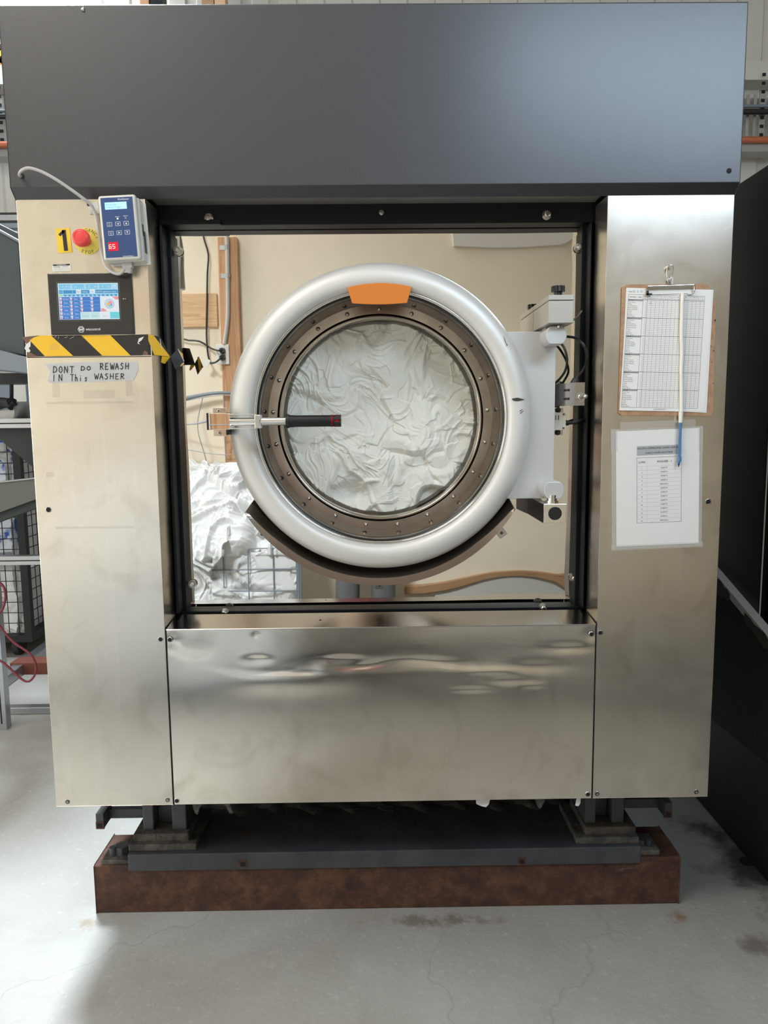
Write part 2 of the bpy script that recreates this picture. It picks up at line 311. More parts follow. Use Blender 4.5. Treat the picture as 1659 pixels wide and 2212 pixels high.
# crumpled cloth: overlapping sheets, each with its own run of folds
def folds(U, V, n, seed, size, amp, tilt=.35, k0=18):
    rg = np.random.RandomState(seed); u0, u1, v0, v1 = U.min(), U.max(), V.min(), V.max(); H = np.full(U.shape, -9.)
    wu = .45*sum(np.sin(U*a+V*b+c)/a for a, b, c in zip(rg.uniform(9, 26, 4)/size*.3, rg.uniform(-22, 22, 4)/size*.3, rg.uniform(0, 6, 4)))
    wv = .45*sum(np.sin(U*a+V*b+c)/b for a, b, c in zip(rg.uniform(-22, 22, 4)/size*.3, rg.uniform(9, 26, 4)/size*.3, rg.uniform(0, 6, 4)))
    for i in range(n):
        cu, cv = rg.uniform(u0, u1), rg.uniform(v0, v1); a = rg.uniform(0, 2*PI); r = size*rg.uniform(.6, 1.25); el = rg.uniform(.45, .8)
        du, dv = U-cu+wu*.6, V-cv+wv*.6; p = du*math.cos(a)+dv*math.sin(a); q = -du*math.sin(a)+dv*math.cos(a)
        fan = rg.uniform(.5, 2.2)*rg.choice([-1, 1]); qq = q/(1+.6*np.tanh(fan*p/r)); k = k0/size*.1*rg.uniform(.6, 1.5)
        ph = rg.uniform(0, 6)
        def ridge(t, along, pw, sd):       # creases of uneven height and limited length
            nn = np.floor(t); fr = t-nn; hsh = np.abs(np.sin(nn*12.9898+sd*78.233)*43758.5453) % 1; c_ = .25+.5*((hsh*7.3) % 1)
            w_ = np.where(fr < c_, fr/c_, (1-fr)/(1-c_)); w_ = w_*w_*(3-2*w_) if pw < 2 else w_**pw
            fade = np.clip(.35+1.1*np.sin(along+hsh*6.28), 0, 1); return w_*hsh*hsh*fade
        f = .95*ridge(qq*k/PI+ph+.5*np.sin(p*k*.22+ph), p*k*.25+ph, 1.6, ph)+.35*ridge((qq*.9+p*.45)*k*2.1/PI+ph*2, (p-q)*k*.5, 3, ph+1)+.30*ridge((p*.9-qq*.5)*k*1.3/PI+ph*3, q*k*.4+ph, 2.2, ph+2)
        env = 1-(np.abs(p)/r)**5-(np.abs(q)/(r*el))**5
        h = rg.uniform(-.2, .9)*amp+amp*f+tilt*amp*(p*math.cos(ph)+q*math.sin(ph))/r*1.6+amp*1.4*np.minimum(env, .25)
        H = np.maximum(H, h)
    H -= H.mean(); return np.clip(H, -amp*2.2, amp*2.6)

# ================================================================ the room
YB, YF, ZC = 3.6, -2.3, 4.8
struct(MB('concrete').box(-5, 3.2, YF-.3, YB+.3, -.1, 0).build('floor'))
def corrugated(name, m, x0, x1, z0, z1, y, d=.018, pitch=.19):
    b = MB(m); x = x0; pr = []
    while x < x1:
        pr += [(x, y), (x+pitch*.55, y), (x+pitch*.62, y+d), (x+pitch*.93, y+d)]; x += pitch
    pr.append((x, y)); n = len(pr); vs = [(p[0], p[1], z) for z in (z0, z1) for p in pr]+[(x, y+.05, z0), (x0, y+.05, z0), (x0, y+.05, z1), (x, y+.05, z1)]
    b.add(vs, [(i, i+1, i+1+n, i+n) for i in range(n-1)]+[(2*n, 2*n+1, 2*n+2, 2*n+3)]); return b.build(name)
struct(corrugated('wall_back', 'cladding', -5, 3.2, 0, ZC, YB))
b = MB('cream_wall').box(-5, 3.2, YF-.06, YF, 0, 2.70).box(-5, .6, YF-.06, YF, 2.70, ZC).box(2.4, 3.2, YF-.06, YF, 2.70, ZC).box(.6, 2.4, YF-.06, YF, 3.56, ZC)
struct(b.build('wall_front'))
b = MB('white_board').box(.46, 2.5, YF-.05, YF+.03, 2.455, 2.70).box(.56, 2.44, YF-.05, YF+.01, 3.56, 3.60).box(.56, .6, YF-.05, YF+.01, 2.68, 3.6).box(2.4, 2.44, YF-.05, YF+.01, 2.68, 3.6).box(1.48, 1.52, YF-.05, YF+.005, 2.68, 3.6)
wf = struct(b.build('window_1'))
mat('window_pane', (.6, .75, .95), .2, emit=(.66, .82, 1, 3.2))
MB('window_pane').box(.6, 2.4, YF-.045, YF-.035, 2.70, 3.56).build('pane', wf)
struct(MB('cream_wall').box(3.2, 3.26, YF, YB, 0, ZC).build('wall_right'))
struct(MB('cladding').box(-5.06, -5, .6, YB, 0, ZC).box(-5.06, -5, YF, .6, 3, ZC).build('wall_left'))
struct(MB('ceiling_sheet').box(-5, -2.8, YF, YB, ZC, ZC+.05).box(-1.2, 3.2, YF, YB, ZC, ZC+.05).box(-2.8, -1.2, YF, .7, ZC, ZC+.05).build('ceiling'))
sk = struct(MB('galv').box(-2.8, -2.76, .7, YB, ZC-.05, ZC).box(-1.24, -1.2, .7, YB, ZC-.05, ZC).build('window_2'))
mat('sky_pane', (.7, .8, .9), .3, emit=(.85, .93, 1, 1.0)); MB('sky_pane').box(-2.8, -1.2, .7, YB, ZC+.01, ZC+.02).build('pane', sk)

# back wall: girt beam, cable tray with cables and copper pipe
zt = P(1620, 155, YB)[2]; zb_ = P(1620, 195, YB)[2]
struct(MB('cladding').box(-5, 3.2, YB-.16, YB, zb_, zt).build('trim_1'))
z0 = P(1620, 330, YB-.2)[2]; z1 = P(1620, 204, YB-.2)[2]
tr_ = thing('cable_tray', 'perforated galvanised cable tray on the back wall above the washing machine', 'cable tray', (0, YB-.1, z0))
b = MB('galv').box(-4.8, 3.1, -.12, 0, 0, .015).box(-4.8, 3.1, -.125, -.12, 0, .05).box(-4.8, 3.1, -.04, -.03, (z1-z0)-.06, z1-z0).build('rail', tr_)
b = MB('galv'); x = -4.7
while x < 3.1:
    b.box(x, x+.022, -.10, -.095, .015, z1-z0); b.box(x+.05, x+.07, -.10, -.095, .015, z1-z0)
    for k in range(9): b.m('dark_void').box(x+.098, x+.122, -.1035, -.1005, .05+k*.055, .07+k*.055)
    b.m('galv').box(x+.09, x+.13, -.10, -.095, .015, z1-z0); x += .19
b.build('slotted_uprights', tr_)
for nm, m_, zz, r_, lab, cat in (('water_pipe', 'copper', P(1630, 301, YB-.25)[2], .022, 'copper coloured pipe running along the bottom of the cable tray', 'pipe'),
                                 ('power_cable', 'cable_black', P(1630, 240, YB-.25)[2], .018, 'thick black cable along the top of the cable tray', 'cable'),
                                 ('power_cable', 'tube_bluegrey', P(1630, 228, YB-.25)[2], .010, 'thin grey cable just above the thick black one on the tray', 'cable')):
    tag(MB(m_).cyl((-4.8, YB-.24, zz), (3.1, YB-.24, zz), r_, n=14).build(nm), lab, cat)
# roof timbers seen over the hood
def beamx(name, m_, px0, px1, y, label, cat='beam'):
    a = P(px0, 20, y); c_ = P(px1, 20, y); tag(MB(m_).box(a[0], c_[0], y, y+.10, 2.9, ZC).build(name), label, cat)
beamx('timber_post', 'stud_wood', 303, 322, 3.15, 'pine post rising behind the hood beside the bright sheeting')
beamx('downpipe', 'black_paint', 326, 352, 3.15, 'black pipe between the two wooden posts behind the hood', 'pipe')
beamx('timber_post', 'rail_wood', 436, 462, 3.15, 'darker brown post right of the black pipe behind the hood')
beamx('timber_post', 'pine', 464, 487, 3.15, 'paler pine post touching the dark brown post behind the hood')

# ================================================================ the washing machine
wm = thing('washing_machine', 'large industrial front loading washer with grey hood, steel panels and round door', 'washing machine')
HX = .8715; ZL, ZU = .42, 1.969; XI = .5615
b = MB('hood_paint').sweep([(-.024, 1.990), (-.024, 2.392), (-.018, 2.396), (1.25, 2.396), (1.25, 1.992), (.003, 1.992), (.003, 1.968), (0, 1.968)], -HX, HX, 'x')
hood = b.build('hood', wm, bevel=.003)
for q in ((1575, 369), (47, 380)):
    p = P(*q, -.0245); MB('dark_void').disc(p[0], p[2], .0062, -.0246).build('screw_hole', hood)
MB('torn_glint_white').cyl(P(178, 22, -.026), P(180, 16, -.026), .004, .002, 7).build('paint_chip', hood)
MB('dark_void').box(-.86, .86, .30, 1.24, ZL+.0, 1.96).build('cabinet_body', wm)
def panel(x0, x1, xin, m_):
    t = .0018; s = 1 if xin > 0 else -1; xo = x0 if s < 0 else x1; xi = x1 if s < 0 else x0
    pr = [(xo, .9), (xo, 0), (xi, 0), (xi-s*.002, .095), (xi-s*.002+s*t, .095), (xi+s*t, t), (xo-s*t, t), (xo-s*t, .9)]
    return MB(m_).sweep(pr, ZL, ZU, 'z')
lp = panel(-HX, -XI, -1, 'panel_steel').build('side_panel', wm, bevel=.0009); rp = panel(XI, HX, 1, 'panel_steel').build('side_panel', wm, bevel=.0009)
zs = P(200, 771, 0)[2]
b = MB('dark_void').box(-HX+.002, -XI-.002, -.0006, .001, zs-.0009, zs+.0009); b.build('panel_seam', lp)
for par, L in ((lp, ((105, 1101, .006), (347, 1381, .0052), (146, 1732, .005), (362, 1728, .005))), (rp, ((1530, 1084, .0058), (1297, 1367, .0052), (1290, 1715, .005), (1504, 1711, .005)))):
    for k, (px, py, r) in enumerate(L):
        p = P(px, py, 0); b = MB('dark_void').disc(p[0], p[2], r, -.0007)
        b.m('trim_steel').lathe([(r, -.0005), (r+.0012, -.0011), (r+.002, -.0003)], p[0], p[2], 24)
        if k in (2, 3): b.m('trim_steel').hexbolt(p[0], -.0009, p[2], r*.45, .001)
        b.build('screw_hole', par)
# tape residue on the left panel
mat('residue', (.42, .39, .35), .7, 0, alpha=.12)
for (x0, y0, x1, y1) in ((180, 843, 248, 860), (112, 825, 130, 858), (271, 822, 288, 855), (100, 868, 290, 871), (288, 900, 300, 1140), (120, 1138, 290, 1141), (94, 875, 97, 920), (100, 1020, 118, 1030)):
    a = P(x0, y0, 0); c_ = P(x1, y1, 0); MB('residue').q(a[0], c_[0], c_[2], a[2], -.0005).build('tape_residue', lp)
# dented lower panel
nx, nz = 420, 190; X, Z = np.meshgrid(np.linspace(-.5572, .5572, nx), np.linspace(.8975, ZL, nz)); Y = np.zeros_like(X)
def dent(px, py, sx, sz, d):
    global Y; p = P(px, py, 0); Y += .62*d*np.exp(-((X-p[0])/sx)**2-((Z-p[2])/sz)**2)
for a in ((372, 1385, .022, .02, .004), (420, 1400, .05, .03, .003), (553, 1372, .012, .008, .002), (556, 1425, .03, .010, .003), (650, 1452, .07, .008, .004), (705, 1440, .03, .02, -.003),
          (735, 1425, .05, .010, .0035), (800, 1440, .06, .010, .003), (900, 1432, .10, .012, .003), (1060, 1450, .06, .008, -.002), (1100, 1470, .05, .012, .002), (1160, 1440, .07, .016, .003),
          (1230, 1400, .06, .012, .003), (1277, 1372, .02, .018, .003), (1150, 1480, .03, .008, -.0015), (1020, 1490, .05, .008, .0015), (640, 1475, .16, .03, -.003), (1000, 1420, .30, .05, .003)): dent(*a)
zf = P(800, 1443, 0)[2]; zr = zf+.010*np.sin(X*9+1)+.006*np.sin(X*23); Y += .0014*np.tanh((Z-zr)/.006)*np.exp(-((X+.05)/.33)**4)*np.exp(-((Z-zr)/.03)**2)
lo = grid_obj('lower_panel', 'lower_steel', X, Y, Z, wm)
b = MB('trim_steel').sweep([(-.5575, .8965), (.5575, .8965), (.5575, .8995), (-.5575, .8995)], -.0012, .0008, 'y'); 
b = MB('trim_steel').sweep([(-.0012, .8965), (-.0018, .8985), (-.0006, .9), (.1, .9125), (.1, .9105), (.001, .8965)], -.5578, .5578, 'x'); sill = b.build('sill', wm)
p = P(692, 1342, .05); MB('dark_void').disc(0, 0, .003, 0).build('screw_hole', sill, loc=(p[0], .05, .9063+.0005), rot=(PI/2, 0, 0))
for (px, py) in ((367, 1382), (1278, 1370), (382, 1730), (1270, 1716)):
    p = P(px, py, -.001); b = MB('dark_void').disc(p[0], p[2], .0052, -.0016); b.m('trim_steel').lathe([(.0052, -.0014), (.0064, -.0019), (.0075, .0005)], p[0], p[2], 24); b.build('screw_hole', lo)
for xx in (-.5596, .5596): MB('dark_void').box(xx-.0016, xx+.0016, .002, .004, ZL, .90).build('panel_gap', wm)
mat('soffit_steel', (.62, .59, .55), .45, .9)
MB('soffit_steel').box(-XI, XI, .001, .11, 1.984, 1.986).build('soffit', wm)
# black inner frame with bolts
zt1 = P(824, 438, .11)[2]+.01; zt0 = P(824, 484, .11)[2]
b = MB('black_paint').box(-.60, .60, .108, .155, zt0, zt1)
b.box(-.60, -.5385, .135, .20, .88, zt0+.01).box(.5375, .60, .135, .20, .88, zt0+.01).box(-.60, .60, .132, .20, .88, .9128)
b.box(-.5535, -.5465, .085, .14, .92, zt0-.004).box(.5475, .5505, .09, .14, .92, zt0-.004).box(-.556, -.40, .098, .112, zt0, zt0+.012)
fr_ = b.build('inner_frame', wm, bevel=.0015)
hb = MB('bolt_steel').hexbolt(0, 0, 0, .0088, .016).build('hex_bolt', fr_, loc=P(452, 472, .106))
copyo(hb, P(1180, 466, .106)); copyo(hb, P(486, 1323, .130)); copyo(hb, P(1172, 1312, .130)); s_ = copyo(hb, P(824, 460, .107)); s_.scale = (.55, .8, .55)
# polished tub front (gently warped sheet)
X, Z = np.meshgrid(np.linspace(-.549, .5385, 300), np.linspace(1.949, .912, 290)); Y = np.full(X.shape, PL)
def bump(x, z, sx, sz, a):
    global Y; Y += a*np.exp(-((X-x)/sx)**2-((Z-z)/sz)**2)
WARP = [(.37, 1.05, .15, .11, -.0031), (.34, 1.97, .14, .06, .0007), (-.42, 1.42, .09, .07, .0011), (-.5266, 1.8812, .03, .04, .0004), (-.5255, .985, .03, .03, .0004), (.5356, 1.8812, .03, .03, .0003), (.539, .9885, .03, .03, .0003), (-.30, 1.0, .2, .12, .0004)]
for a in WARP: bump(*a)
tub = grid_obj('tub_front', 'mirror_steel', X, Y, Z, wm)
import bmesh
bm = bmesh.new(); bm.from_mesh(tub.data); bmesh.ops.delete(bm, geom=[f for f in bm.faces if math.hypot(f.calc_center_median().x-.004, f.calc_center_median().z-1.4355) < .335], context='FACES'); bm.to_mesh(tub.data); bm.free()
for k, q in enumerate(((386, 543), (1249, 536), (1238, 1248), (416, 1261))): c_ = copyo(hb, P(*q, .157)); c_.parent = tub
# door
DX, DZ = .004, 1.4355
door = thing('door', '', ''); del door['label'], door['category']; door.parent = wm
b = MB('silver_paint').lathe([(.329, .088), (.3288, .066), (.3325, .056), (.342, .049), (.356, .0465), (.370, .049), (.383, .0565), (.392, .069), (.3975, .087), (.399, .105), (.398, .128), (.392, .150)], DX, DZ, 200)
ring = b.build('door_ring', door)
b = MB('chrome').lathe([(.3292, .064), (.3262, .061), (.3235, .066), (.3225, .078)], DX, DZ, 200); b.m('gloss_black').lathe([(.3225, .078), (.3190, .079), (.3188, .086)], DX, DZ, 160)
b.m('cone_steel').lathe([(.3188, .086), (.3175, .092), (.3163, .108), (.3120, .196), (.3112, .2005)], DX, DZ, 160)
b.m('flange_steel').lathe([(.3112, .2005), (.286, .2005)], DX, DZ, 160, smooth=False); b.m('gloss_black').lathe([(.286, .2005), (.2855, .214), (.2835, .214)], DX, DZ, 160)
b.m('dark_chrome').lathe([(.2835, .214), (.2830, .203), (.2795, .1985), (.2755, .201), (.2725, .208), (.2715, .222)], DX, DZ, 160); b.build('window_bezel', door)
n_r = 21; r0_ = MB('bolt_steel').lathe([(0, -.0065), (.0022, -.006), (.0036, -.0045), (.0042, -.002), (.0058, -.0012), (.0062, 0)], 0, 0, 14)
rv = None
for i in range(n_r):
    t = PI/2+.0+2*PI*i/n_r; loc = (DX+.2985*math.cos(t), .2005, DZ+.2985*math.sin(t))
    if rv is None: rv = r0_.build('rivet', door, loc=loc)
    else: copyo(rv, loc)
MB('door_glass').disc(DX, DZ, .272, .2145, 96).build('door_glass', door)
MB('dark_chrome').lathe([(.2715, .222), (.30, .25), (.31, .32), (.31, .70)], DX, DZ, 96).disc(DX, DZ, .31, .70, 64).build('drum', wm)
# orange label on the top of the ring
b = MB('orange_plastic'); na = 28; vs = []
for i in range(na+1):
    f = i/na; to = math.radians(103.9-27.8*f); ti = math.radians(103.4-26.8*f)
    ro = .3395; ri = .291/math.sin(ti)-.003*math.sin(f*PI)
    for r, t, y in ((ro, to, .050), (ri, ti, .050), (ri, ti, .054), (ro, to, .054)): vs.append((DX+r*math.cos(t), y-(r-.30)*.06, DZ+r*math.sin(t)))
fs = [(i*4+k, i*4+(k+1) % 4, i*4+4+(k+1) % 4, i*4+4+k) for i in range(na) for k in range(4)]+[(0, 1, 2, 3), (na*4, na*4+1, na*4+2, na*4+3)]
b.add(vs, fs).build('orange_label', door, bevel=.0006)
b = MB('residue')
mat('scuff', (.05, .04, .03), .7)
for k, pts in enumerate(([(1105, 861), (1118, 859), (1134, 863), (1118, 867), (1108, 865)], [(1122, 888), (1128, 884), (1129, 885), (1123, 889)], [(1123, 893), (1130, 887), (1131, 888), (1124, 894)], [(1087, 723), (1091, 733), (1094, 742), (1090, 735)], [(1090, 735), (1097, 746), (1095, 747)])):
    MB('scuff').poly([P(px, py, .0462)[::2] for px, py in pts], .0462 if k else .0462).build('scuff_mark', ring)
# hinge arm
xa = P(1199, 900, .075)[0]; za = P(1150, 716, .075)[2]; zb2 = P(1150, 1077, .075)[2]
ang0, ang1 = math.asin((za-DZ)/.385), math.asin((zb2-DZ)/.385)
pts = [(DX+.385*math.cos(ang0+(ang1-ang0)*i/24), DZ+.385*math.sin(ang0+(ang1-ang0)*i/24)) for i in range(25)]+[(xa, zb2), (xa, za)]
arm = MB('arm_silver').prism(pts, .078, .098).build('hinge_arm', door, bevel=.0015)
def barrel(px, py, name='hinge_barrel'):
    p = P(px, py, .005); r = .0262; rr = .0215; k = []
    for i in range(41):
        t = -PI/2+2*PI*i/40; x, z = r*math.cos(t), r*math.sin(t); k.append((p[0]+x, p[2]+max(-rr, min(rr, z))))
    return MB('arm_silver').prism(k[:-1], .005, .082).build(name, arm, bevel=.0015)
barrel(1202, 724); barrel(1197, 1059)
# upper hinge block with knob
a = P(1185.6, 637, -.02); c_ = P(1239, 697.5, -.02)
hu = thing('hinge_block', '', ''); del hu['label'], hu['category']; hu.parent = wm
b = MB('cast_grey').box(a[0], c_[0], -.02, .158, c_[2], a[2]-.014); b.box(a[0]-.0003, c_[0]+.0003, -.0205, .158, a[2]-.0125, a[2]); b.box(a[0]+.01, c_[0]-.004, .06, .158, c_[2]-.02, c_[2]).build('block', hu, bevel=.0012)
kx = (a[0]+c_[0])/2; b = MB('black_plastic').cyl((kx, .015, a[2]), (kx, .015, a[2]+.014), .0098, n=24)
pr = [(( .0155+.0017*math.cos(9*t))*math.cos(t), (.0155+.0017*math.cos(9*t))*math.sin(t)) for t in [2*PI*i/108 for i in range(108)]]
b.sweep([(kx+u, .015+v_) for u, v_ in pr], a[2]+.0125, a[2]+.0265, 'z').build('clamp_knob', hu)
b = MB('bolt_steel').lathe([(0, -.004), (.004, -.003), (.0055, 0), (.0055, .02)], kx+.001, c_[2]-.006, 16); b.build('cap_screw', hu)
MB('trim_steel').tube([P(1222, 703, .03), P(1238, 692, .02), P(1250, 680, .0), P(1257, 671, -.01)], .0022, 8).build('lock_lever', hu)
# lower hinge block
a = P(1173, 1089, -.02); c_ = P(1223, 1129, -.02)
b = MB('black_paint').box(a[0], a[0]+.002, -.018, .158, c_[2], a[2]); b.m('mirror_steel').box(a[0]+.002, c_[0], -.02, .158, c_[2], a[2])
hl = b.build('lower_hinge_block', wm, bevel=.0008); kx = (a[0]+c_[0])/2+.001; kz = (a[2]+c_[2])/2
MB('black_plastic').cyl((kx, -.0202, kz), (kx, -.023, kz), .0172, .0165, 40).build('rubber_plug', hl)
MB('chrome').cyl((kx, .015, a[2]), (kx, .015, a[2]+.02), .0125, n=28).cyl((kx, .015, a[2]), (kx, .015, a[2]+.005), .0155, n=28).build('hinge_pin', hl)
ab_ = np.array
# door switch bracket, limit switch and cables
p0 = P(1199, 857, .12); p1 = P(1236, 850, .03); ztp, zbt = P(1262, 826, .03)[2], P(1262, 876, .03)[2]; x1 = P(1263, 850, .03)[0]; xm = P(1243, 850, .03)[0]
b = MB('trim_steel').add([(p0[0]-.02, .14, ztp+.0), (p0[0]-.02, .14, zbt), (xm, .03, zbt), (xm, .03, ztp), (p0[0]-.02, .142, ztp), (p0[0]-.02, .142, zbt), (xm, .032, zbt), (xm, .032, ztp)], [(0, 1, 2, 3), (4, 5, 6, 7), (0, 3, 7, 4), (1, 2, 6, 5)])
b.box(xm, x1, .03, .032, zbt, ztp)
def sl_(t, z_): q = ab_((p0[0]-.02, .14))*(1-t)+ab_((xm, .03))*t; return (q[0]-.0008, q[1]-.0008, z_)
for z_ in (ztp-.018, zbt+.018): b.m('dark_void').add([sl_(.62, z_-.003), sl_(.80, z_-.003), sl_(.80, z_+.003), sl_(.62, z_+.003)], [(0, 1, 2, 3)]).m('chrome').add([sl_(.68, z_-.0022), sl_(.77, z_-.0022), sl_(.77, z_+.0028), sl_(.68, z_+.0028)], [(0, 1, 2, 3)])
br = b.build('switch_bracket', wm); pn = P(1253, 858, .03)
MB('bolt_steel').hexbolt(pn[0], .030, pn[2], .0092, .008).cyl((pn[0]+.002, .024, pn[2]), (pn[0]+.004, -.006, pn[2]+.001), .005, n=16).lathe([(0, -.012), (.004, -.011), (.006, -.006), (.006, 0)], pn[0]+.004, pn[2]+.001, 18).build('ball_stop', br)
a = P(1199, 891, .10); c_ = P(1222, 929, .10)
b = MB('controller_case').box(a[0]-.02, c_[0], .10, .13, c_[2], a[2]); b.m('trim_steel').box(a[0]-.018, c_[0]-.003, .118, .124, a[2], a[2]+.013).box(a[0]-.018, c_[0]-.003, .118, .124, c_[2]-.013, c_[2])
b.m('black_ink').q(a[0]+.008, a[0]+.0105, a[2]-.020, a[2]-.007, .0995).q(a[0]+.001, a[0]+.003, a[2]-.020, a[2]-.007, .0995)
for z_ in (a[2]-.005, c_[2]+.005): b.m('dark_void').disc(c_[0]-.006, z_, .0018, .0994).m('trim_steel').lathe([(.002, .0992), (.0032, .0988), (.004, .0998)], c_[0]-.006, z_, 16)
ls = b.build('limit_switch', wm, bevel=.0006)
for z_ in (a[2]+.0065, c_[2]-.0065): MB('black_plastic').hexbolt(a[0]+.012, .118, z_, .0055, .009).build('cap_screw', ls)
zc = (a[2]+c_[2])/2
MB('black_plastic').cyl((c_[0], .115, zc-.004), (c_[0]+.012, .115, zc-.005), .0085, .006, 18).tube([(c_[0]+.01, .115, zc-.005), (c_[0]+.03, .112, zc-.003), P(1262, 905, .12)], .0045, 10).build('cable_gland', ls)
MB('cable_black').tube([P(1211, 741, .085), P(1219, 752, .08), P(1225, 775, .08), P(1222, 798, .09), P(1212, 815, .10), P(1199, 828, .11), P(1190, 834, .12)], .0032, 10).build('switch_cable', wm)
MB('cable_black').tube([P(1224, 727, .08), P(1245, 731, .06), P(1262, 747, .05), P(1268, 772, .06), P(1262, 795, .08), P(1250, 812, .09), P(1243, 823, .09)], .0034, 10).cyl(P(1243, 818, .085), P(1238, 832, .085), .0075, .0105, 16).build('switch_cable', wm)
# latch and handle
hn = thing('door_handle', '', ''); del hn['label'], hn['category']; hn.parent = wm
a = P(446, 893, -.03); c_ = P(497, 928, -.03)
b = MB('mirror_steel').box(a[0]+.004, c_[0], -.03, .04, c_[2], a[2]); b.m('black_plastic').box(a[0]-.0005, a[0]+.004, -.031, .042, c_[2]-.0005, a[2]+.001); b.m('dark_void').box(a[0]+.01, c_[0]-.002, .04, .156, c_[2]+.004, a[2]-.004); b.build('latch_block', hn, bevel=.001)
a2 = P(459, 881, .02); c2_ = P(495, 942, .02)
b = MB('chrome').box(a2[0], c2_[0]-.006, .02, .035, c2_[2], a2[2]); cx_ = (a2[0]+c2_[0])/2-.004
for z_ in (a2[2]-.008, c2_[2]+.008): b.m('dark_chrome').lathe([(.0018, .0165), (.0035, .0165), (.0045, .017), (.0048, .02)], cx_, z_, 18); b.m('dark_void').disc(cx_, z_, .002, .0163, 6)
b.m('black_plastic').box(c2_[0]-.008, c2_[0]-.001, .02, .06, c2_[2]+.003, a2[2]-.012).build('mounting_lug', hn, bevel=.0008)
h0, h1, h2, h3 = P(497, 910, -.035), P(620, 910, -.035), P(624, 910, -.035), P(737, 910, -.035); hz = P(620, 910, -.035)[2]
b = MB('chrome').cyl((h0[0], -.035, hz), (h1[0]+.01, -.035, hz), .0098, n=32); b.build('handle_rod', hn)
x5, x6 = P(550, 910, -.045)[0], P(563, 910, -.045)[0]
b = MB('chrome').box(h0[0]-.002, x5+.004, -.05, -.018, hz+.0155, hz+.0178).box(h0[0]-.002, x5+.004, -.05, -.018, hz-.0178, hz-.0155).box(h0[0], h0[0]+.012, -.046, -.02, hz+.010, hz+.0155)
b.m('white_plastic').box(x5, x6, -.050, -.020, hz+.003, hz+.0165).box(x5, x6, -.050, -.020, hz-.0165, hz-.003); b.m('chrome').box(x5+.002, x6-.002, -.052, -.0495, hz-.015, hz+.015).build('clevis', hn, bevel=.0008)
b = MB('carbon').cyl((h1[0]+.002, -.035, hz), (h3[0]-.016, -.035, hz), .0142, n=40)
b.m('black_plastic').cyl((h1[0]-.002, -.035, hz), (h1[0]+.006, -.035, hz), .0168, n=40).cyl((h1[0]+.006, -.035, hz), (h1[0]+.018, -.035, hz), .0152, .0146, 40)
b.m('red_anodised').cyl((h3[0]-.0235, -.035, hz), (h3[0]-.0205, -.035, hz), .0150, n=40)
gp = b.build('grip', hn)
pr = [((.0148-.0016*max(0, math.cos(6*t)))*math.cos(t), (.0148-.0016*max(0, math.cos(6*t)))*math.sin(t)) for t in [2*PI*i/96 for i in range(96)]]
b = MB('black_plastic').sweep([(-.035+u, hz+v_) for u, v_ in pr], h3[0]-.017, h3[0], 'x')
for k in (-1, 0, 1): b.m('red_anodised').box(h3[0]-.0125, h3[0]-.0055, -.0495+abs(k)*.005, -.044, hz+k*.0095-.0022-.001*(k == 0), hz+k*.0095+.0022+.001*(k == 0))
b.build('grip_end_cap', gp, bevel=.0005)
# drip guard under the door
cg = P(819, 923, .06); R_ = 345*(1.8745+.06)/FPX; vs = []; na = 90; t0, t1 = math.radians(-148.5), math.radians(-31.5)
for i in range(na+1):
    f = i/na; t = t0+(t1-t0)*f; e = min(1, min(f, 1-f)/.16); e = e**.6
    co, si = math.cos(t), math.sin(t); ox, oz = cg[0]+R_*co, cg[2]+R_*si; rb = .401+.006*(1-e)
    bx_, bz_ = DX+rb*math.cos(t*1.0), DZ+rb*si; yf = .054
    wi = .004+.015*e
    for q in ((ox, yf, oz), (ox-co*wi, yf+.004, oz-si*wi), (ox-co*(wi+.001), yf+.008, oz-si*(wi+.001)), (bx_, .159, bz_), (bx_+co*.003, .159, bz_+si*.003), (ox, yf+.003, oz)): vs.append(q)
n6 = 6; fs = [(i*n6+k, i*n6+(k+1) % n6, (i+1)*n6+(k+1) % n6, (i+1)*n6+k) for i in range(na) for k in range(n6)]+[tuple(range(6)), tuple(na*n6+k for k in range(6))]
mat('drip_steel', (.34, .295, .26), .22, 1)
dg = MB('drip_steel').add(vs, fs).build('drip_guard', wm)
for (px, py, rr_) in ((560, 1160, -.95), (1090, 1157, .95), (820, 1272, 0)):
    p = P(px, py, .10); b = MB('trim_steel').box(-.012, .012, -.002, .0, -.012, .012); b.m('dark_void').lathe([(.0015, -.0035), (.0035, -.003), (.004, -.002)], 0, 0, 14); b.build('mounting_tab', dg, loc=(p[0], .15, p[2]), rot=(0, rr_, 0))

# ================================================================ controls and stickers
def face(tl, tr, br, bl, y): cx, cz, w_, h_, a = rect(tl, tr, br, bl, y); return (cx, y, cz), (0, -a, 0), w_, h_
loc, rot, w_, h_ = face((120, 494), (151, 492), (155, 545), (125, 547), -.001)
b = MB('yellow_vinyl').box(-w_/2, w_/2, -.0004, .0008, -h_/2, h_/2); b.m('black_ink').stroke([(.003, -h_*.37), (.003, h_*.37)], .0095, -.0007).stroke([(.001, h_*.36), (-.0075, h_*.24)], .0065, -.0007)
b.build('number_sticker', wm, loc, rot)
pE = P(189, 521, -.001)
es = thing('emergency_stop', '', ''); del es['label'], es['category']; es.parent = wm; es.location = pE
b = MB('yellow_disc').cyl((0, -.0006, 0), (0, .001, 0), .0315, n=56)
def arc_text(b, s, r, a0, a1, h, y):
    n = len(s)
    for i, ch in enumerate(s):
        t = a0+(a1-a0)*(i+.5)/n; dirn = -1 if a1 < a0 else 1
        if ch != ' ': b.text(ch, r*math.cos(t), r*math.sin(t), h, y, rot=t-PI/2 if dirn < 0 else t+PI/2)
b.m('black_ink'); arc_text(b, 'EMERGENCY', .0258, PI*.98, PI*.06, .0072, -.0008); arc_text(b, 'STOP', .0262, -PI*.72, -PI*.30, .0072, -.0008)
b.build('warning_disc', es)
